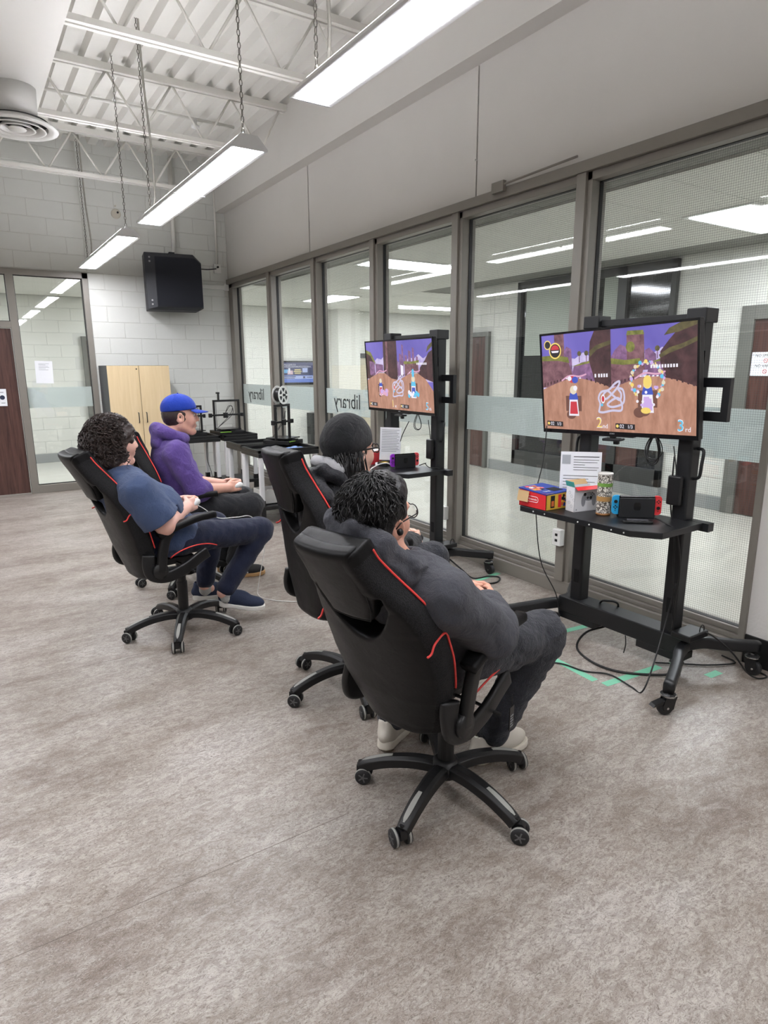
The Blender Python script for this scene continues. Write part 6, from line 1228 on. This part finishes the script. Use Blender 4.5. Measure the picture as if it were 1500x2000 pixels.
o = writing('lid_lettering', 'TIME', .022, WPR, lid, (-a * .45, -b * .55, .0072), (0, 0, -0.1))
for z in (): pass
m = MB(); m.tube([(-0.0006, x, y) for x, y in [(0.0 + p[0], p[1]) for p in rrect(0.085, 0.030, 0.014)]], 0.0014, 4, closed=True); m.build('badge_outline', WPR, t, loc=(-a, 0.0, 0.05)); writing('badge_lettering', 'Nintendo', .018, WPR, t, (-a - 0.0007, 0.0, 0.05), (PI / 2, 0, -PI / 2))
pm = MB(); pm.mats = [BI, RED, WPR, YEL, flat('print orange', (220, 110, 50), 0.5), BLU]
pm.box((-a * .62, -b - .0008, .012), (-a * .28, -b, H_ - .014), None, 0); pm.box((-a * .56, -b - .0012, .02), (-a * .34, -b, .05), None, 4); pm.box((a * .02, -b - .0008, .01), (a * .28, -b, H_ - .012), None, 1)
for i in range(24): 
    x, z = rr.uniform(a * .34, a * .94), rr.uniform(.014, H_ - .016); s = rr.uniform(.004, .009); pm.box((x - s, -b - .0006 - i * 3e-5, z - s), (x + s, -b, z + s), None, rr.randrange(6))
pm.build('side_print', None, t, kind='stuff')
MB().box((-a - 0.014, b * .2, -0.03), (-a - 0.011, b, 0.03)).build('flap', KRF, t, loc=(0, 0, 0.045), rot=(0, 0.15, 0))
# white controller carton
t = thing('controller_carton', 'white carton with a grey controller picture and open red flaps on the near shelf', 'box', (2.738, 2.253, ZS), -0.18); WCB = flat('white carton', (228, 229, 232), 0.45); a, b, H_ = 0.078, 0.034, 0.135
for nm, lo, hi in (('front', (-a, -b, 0), (a, -b + .002, H_)), ('rear', (-a, b - .002, 0), (a, b, H_)), ('side', (-a, -b, 0), (-a + .002, b, H_)), ('side', (a - .002, -b, 0), (a, b, H_)), ('bottom', (-a, -b, 0), (a, b, .002))): MB().box(lo, hi).build(nm, WCB, t)
MB().box((-a, -0.03, 0), (a, 0, 0.0015)).build('flap', RED, t, loc=(0, -b, H_), rot=(0.5, 0, 0)); MB().box((-a * .8, 0, 0), (a * .8, 0.035, 0.0015)).build('flap', KRF, t, loc=(0, b, H_), rot=(0.7, 0, 0)); MB().box((0, -b, 0), (0.03, b, 0.0015)).build('flap', flat('teal print', (70, 170, 160), 0.5), t, loc=(-a, 0, H_), rot=(0, -1.9, 0))
pm = MB(); pm.mats = [flat('print grey', (150, 152, 158), 0.5), BI, GR]
def pd(cx, cz, rx, rz, mi, k_, n=16): pm.add([(cx + rx * math.cos(2 * PI * i / n), -b - .0004 - .0002 * k_, cz + rz * math.sin(2 * PI * i / n)) for i in range(n)], [tuple(range(n))], None, mi)
pd(.018, .080, .044, .024, 0, 0); pd(-.018, .058, .014, .032, 0, 1); pd(.052, .058, .014, .032, 0, 2)
for q in (0, 1, 2, 3): pd(.040 + .009 * math.cos(q * 1.57), .090 + .009 * math.sin(q * 1.57), .0035, .0035, 2, 4)
pd(-.010, .092, .009, .009, 1, 4); pd(.030, .072, .009, .009, 1, 4); pm.box((.002, -b - .0014, .070), (.018, -b - .0012, .075), None, 1); pm.box((.0075, -b - .0014, .0645), (.0125, -b - .0012, .0805), None, 1); pd(-.062, .012, .004, .004, 0, 3); pm.build('picture', None, t)
pm = MB(); pm.mats = [GREYI]
for i in range(5): pm.tube([(-a - .0006, -.012 + .02 * math.sin(i * 2.1) + .008 * math.cos(q), .03 + .018 * i + .008 * math.sin(q)) for q in [2 * PI * w / 10 for w in range(10)]], .0008, 4, closed=True)
pm.build('side_print', None, t, kind='stuff')
# instruction sheets on their stands
lines = [(0.40, -0.18, 0.44, .004)] + [(0.34 - .05 * i, -.18, (.44, .40, .1)[i % 3], .0025) for i in range(5)] + [(0.02 - .06 * i, -.42, (.42, .2, .36, .30)[i % 4], .0025) for i in range(7)]
t = paper('printed instruction sheet propped behind the boxes on the near shelf', .216, .275, (2.80, 2.325, ZS + .165), (-0.10, 0, -0.80), lines, 1)
MB().box((-.10, -.0014, .07), (-.055, -.0008, .12)).build('logo_panel', GREYI, t); MB().box((-.11, .001, -.145), (.11, .03, -.135)).build('stand_foot', flat('clear acrylic', (200, 204, 206), 0.1), t); MB().box((-.108, .0008, -.14), (.108, .0028, .13)).build('stand_back', flat('clear acrylic', (200, 204, 206), 0.1), t)
t = paper('printed instruction sheet curling on a stand on the far shelf', .17, .255, (2.79, 4.20, ZS + .17), (-0.08, 0.06, -0.35), [(0.42 - .05 * i, -.42, (.42, .3, .40, .36)[i % 4], .0025) for i in range(14)], 2, 0.006)
MB().box((0.02, -.004, -.118), (.078, -.003, -.085)).build('logo_panel', BI, t); MB().box((-.08, .001, -.172), (.08, .03, -.135)).build('stand_foot', PLB, t)
t = thing('red_carton', 'red carton with a white badge standing on the far shelf', 'box', (2.725, 4.40, ZS), 0.12); DRD = flat('carton dark red', (176, 36, 44), 0.5); MB().box((-.05, -.09, 0), (.05, .09, .105)).build('body', DRD, t, bevel=0.001); m = MB(); m.tube([(-.0508, p[0], .06 + p[1]) for p in rrect(.05, .024, .008)], .0016, 4, closed=True); m.build('badge_outline', WPR, t); MB().box((-.0507, -.018, .056), (-.0501, .018, .064)).build('badge_bar', WPR, t); MB().box((-.05, -.09, 0), (.05, .09, .0015)).build('lid', WPR, t, loc=(0, 0, .106), rot=(0, -.12, 0))
t = thing('small_charger', 'small black charger with a yellow label on the far shelf', 'charger', (2.73, 4.20, ZS), 0.3); MB().box((-.03, -.045, 0), (.03, .045, .03)).build('body', PLB, t, bevel=.005); MB().box((-.022, -.03, .03), (.022, .03, .031)).build('label_sticker', YEL, t); MB().box((-.02, .048, 0), (.02, .075, .022)).build('plug', WCB, t, bevel=.003)
cable('white cord from the far console over the shelf edge', [(2.72, 4.05, .85), (2.68, 4.10, .87), (2.60, 4.12, .85), (2.545, 4.12, .80), (2.54, 4.11, .6), (2.50, 4.05, .2), (2.45, 4.0, .01)], .0045, mat=WHITE)
cable('black cord behind the far console', [(2.90, 3.96, .85), (2.93, 3.92, .87), (2.95, 3.95, .86), (2.94, 3.88, .84), (2.98, 3.8, .84)], .0035)
# white controller cord of the sitter in blue, ending in a loose loop on the floor
cable('thin white controller cord from the hands of the sitter in blue to the floor', [(1.10, 3.93, .785), (1.20, 3.97, .72), (1.30, 3.98, .64), (1.42, 3.97, .63), (1.55, 4.02, .6), (1.66, 4.10, .4), (1.62, 4.15, .08), (1.60, 4.1, .006), (1.66, 3.95, .006), (1.78, 3.84, .006), (1.88, 3.80, .006), (1.93, 3.86, .006), (1.86, 3.90, .006), (1.84, 3.82, .006), (1.95, 3.78, .006), (2.1, 3.82, .006)], .0028, mat=WHITE)
# hanging card on the chair nearest the camera
t = thing('chair_tag', 'small black printed card hanging under the nearest chair seat', 'tag', (1.62, 1.60, .30), R_(20)); MB().box((-.018, -.002, -.075), (.018, .002, .02)).build('card', PLB, t); MB().cyl((0, 0, .02), (0, 0, .07), .002, 6).build('string', PLB, t)
for i in range(5): MB().box((-.012, -.0026, -.02 - .011 * i), (.012 - .006 * (i % 2), -.002, -.016 - .011 * i)).build('print_line', GREYI, t)
# masking tape on the floor
TP = flat('mint masking tape', (122, 196, 162), 0.6, var=.06, vscale=60)
for i, (x0, y0, x1, y1, lb) in enumerate(((2.86, 2.487, 3.30, 2.44, 'green tape strip on the floor under the nearer cart'), (2.585, 2.25, 2.572, 1.955, 'short green tape strip on the floor by the nearest sitter'), (2.575, 1.90, 2.99, 1.868, 'green tape strip on the floor by the front wheel of the nearer cart'), (3.12, 3.505, 3.385, 3.55, 'green tape strip on the floor behind the farther cart'), (3.10, 1.66, 3.20, 1.655, 'short green tape strip on the floor at the rear of the nearer cart'))):
    d_ = Vector((x1 - x0, y1 - y0, 0)); L_ = d_.length; t = MB().box((0, -.022, 0), (L_, .022, .0006)).build('floor_tape', TP, loc=(x0, y0, 0.0002), rot=(0, 0, math.atan2(d_.y, d_.x))); tag(t, lb, 'tape', 'tape marks on the floor')

# ------------------------------------------------------------------ printer tables and printers
ALU = flat('silver leg', (222, 223, 225), 0.38, 0.25)
def ptable(lb, x0, x1, y0, y1, h=0.78):
    t = thing('printer_table', lb, 'table', ((x0 + x1) / 2, (y0 + y1) / 2, 0), 0, 'printer tables'); a, b = (x1 - x0) / 2, (y1 - y0) / 2
    MB().box((-a, -b, h - .075), (a, b, h - .03)).build('tray', PLB, t, bevel=.006)
    m = MB(); 
    for lo, hi in (((-a, -b, h - .03), (a, -b + .03, h)), ((-a, b - .03, h - .03), (a, b, h)), ((-a, -b, h - .03), (-a + .03, b, h)), ((a - .03, -b, h - .03), (a, b, h))): m.box(lo, hi)
    m.build('rim', PLB, t, bevel=.005)
    for sx in (-1, 1):
        for sy in (-1, 1):
            x, y = sx * (a - .035), sy * (b - .035); lg = MB().prism(rrect(.050, .050, .014, 2), .26, h - .075, T(x, y, 0)).build('leg', ALU, t); MB().box((x - .026, y - .026, 0), (x + .026, y + .026, .26)).build('leg_sleeve', PLB, t, bevel=.004)
    MB().box((-a, -b, .16), (a, b, .20)).build('lower_shelf', PLB, t, bevel=.005)
    return t
ptable('nearer black printer table with silver legs by the window', 2.42, 3.10, 6.03, 6.52); ptable('middle black printer table with silver legs by the window', 2.46, 3.14, 6.60, 7.09); ptable('right half of the far printer tables in the back corner', 2.66, 3.10, 7.72, 8.24); ptable('left half of the far printer tables in the back corner', 2.18, 2.62, 7.74, 8.26)
GRN = flat('lime strip', (150, 214, 70), 0.4)
def printer(lb, loc, rot, w_=.165, hz=.36, spool=True):
    t = thing('desktop_printer', lb, '3d printer', (*loc, .78 - .028), rot, 'desktop 3d printers'); PK = flat('extrusion black', (22, 22, 23), 0.4)
    MB().box((-w_ - .01, -.17, .02), (w_ + .01, .17, .065)).build('base', PK, t, bevel=.004); MB().box((-.13, -.14, .08), (.13, .14, .092)).build('print_bed', flat('bed glass', (34, 34, 36), 0.2), t, bevel=.003); MB().box((-.03, -.18, .065), (.03, .18, .08)).build('bed_rail', PK, t); MB().box((-w_, -.175, .055), (-.02, -.171, .062)).build('accent_strip', GRN, t)
    for s in (-1, 1): MB().box((s * w_ - .012, -.012, .065), (s * w_ + .012, .012, .065 + hz)).build('upright', PK, t, bevel=.002); MB().cyl((s * (w_ - .028), .0, .07), (s * (w_ - .028), .0, .06 + hz), .004, 8).build('lead_screw', CHR, t)
    MB().box((-w_ - .012, -.012, .065 + hz), (w_ + .012, .012, .09 + hz)).build('top_beam', PK, t, bevel=.002); g = MB().box((-w_ - .05, -.026, .25), (w_ + .05, -.008, .272)).build('gantry', PK, t, bevel=.002)
    MB().box((-.06, -.055, .225), (-.005, -.026, .29)).build('print_head', PK, g, bevel=.004); MB().box((-w_ - .075, -.03, .235), (-w_ - .035, .01, .285)).build('motor', PK, g, bevel=.004); MB().box((w_ + .02, -.03, .235), (w_ + .05, .01, .28)).build('idler', PK, g, bevel=.004)
    for q in range(2): MB().tube(spline([(-.03, -.04, .29), (0.02 + .02 * q, -.02, .37), (.09, .02, .35), (.06 + .03 * q, .05, .25), (-.1, .06, .10)], 6), .0035, 6).build('hose', PK, t, smooth=True)
    if spool:
        MB().box((-.02, -.012, .09 + hz), (.02, .012, .24 + hz)).build('spool_arm', PK, t); MB().cyl((0, -.05, .19 + hz), (0, .08, .19 + hz), .012, 12).build('spool_axle', PK, t)
        for z0, z1, r, mm, nm in ((-.045, -.040, .10, WHITE, 'spool_flange'), (.035, .040, .10, WHITE, 'spool_flange'), (-.04, .035, .075, flat('black filament', (18, 18, 18), 0.35), 'filament')):
            m = MB()
            if nm == 'filament': m.lathe([(r, z0), (r, z1)], 28, T(0, 0.01, .19 + hz) @ RX(PI / 2))
            else:
                M_ = T(0, .01, .19 + hz) @ RX(PI / 2); m.lathe([(r - .022, z0), (r, z0), (r, z1), (r - .022, z1), (r - .022, z0)], 28, M_, caps=False); m.lathe([(.018, z0), (.036, z0), (.036, z1), (.018, z1), (.018, z0)], 16, M_, caps=False)
                for q in range(6): m.box((.03, -.010, z0), (r - .015, .010, z1), M_ @ RZ(q * PI / 3))
            m.build(nm, mm, t)
    else:
        MB().box((-.11, -.012, .09 + hz), (-.09, .012, .17 + hz)).build('spool_arm', PK, t); MB().box((-.125, -.015, .165 + hz), (-.085, .015, .185 + hz)).build('spool_hook', PK, t)
    return t
printer('desktop 3d printer with an open frame and no spool in the back corner', (2.80, 7.98), 0.05, spool=False); printer('desktop 3d printer with a white spool on top near the window', (2.93, 6.56), 0.55, .13); printer('desktop 3d printer half hidden behind the sitter in the cap', (2.35, 8.0), 0.0, .125, .30, False)
t = thing('tool_cloth', 'crumpled blue cloth lying on the nearer printer table', 'cloth', (2.86, 6.17, .752)); f = Field((-.14, -.08, -.02), (.14, .08, .06), .006); f.ell((0, 0, .0), (.12, .06, .022), .01).noise(.018, 60, 4); link('cloth', f.mesh('cloth', [fabric('blue cloth', (120, 150, 200), .9, .2, 200, .4)]), None, t)
t = thing('parts_bin', 'clear bin of cables on the lower shelf of the nearer printer table', 'bin', (2.62, 6.25, .20)); MB().box((-.14, -.12, 0), (.14, .12, .01)).box((-.14, -.12, 0), (-.135, .12, .15)).box((.135, -.12, 0), (.14, .12, .15)).box((-.14, -.12, 0), (.14, -.115, .15)).box((-.14, .115, 0), (.14, .12, .15)).build('bin', flat('translucent bin', (176, 176, 172), 0.3), t)
rr = random.Random(4)
for i in range(6): MB().tube([(rr.uniform(-.03, .03) + .08 * math.cos(q + i), rr.uniform(-.004, .004) + .07 * math.sin(q), .03 + .02 * i + .01 * math.sin(2 * q)) for q in [2 * PI * w / 16 for w in range(16)]], .005, 6, closed=True).build('coil', (CAB, RED, WHITE)[i % 3], t, smooth=True)
cable('black cord hanging under the nearer printer table', [(3.0, 6.05, .7), (3.01, 6.03, .5), (2.99, 6.04, .3), (3.0, 6.06, .01)], .004); cable('black cord hanging under the far printer tables', [(2.45, 7.76, .7), (2.44, 7.75, .5), (2.48, 7.76, .35), (2.50, 7.76, .21)], .004)
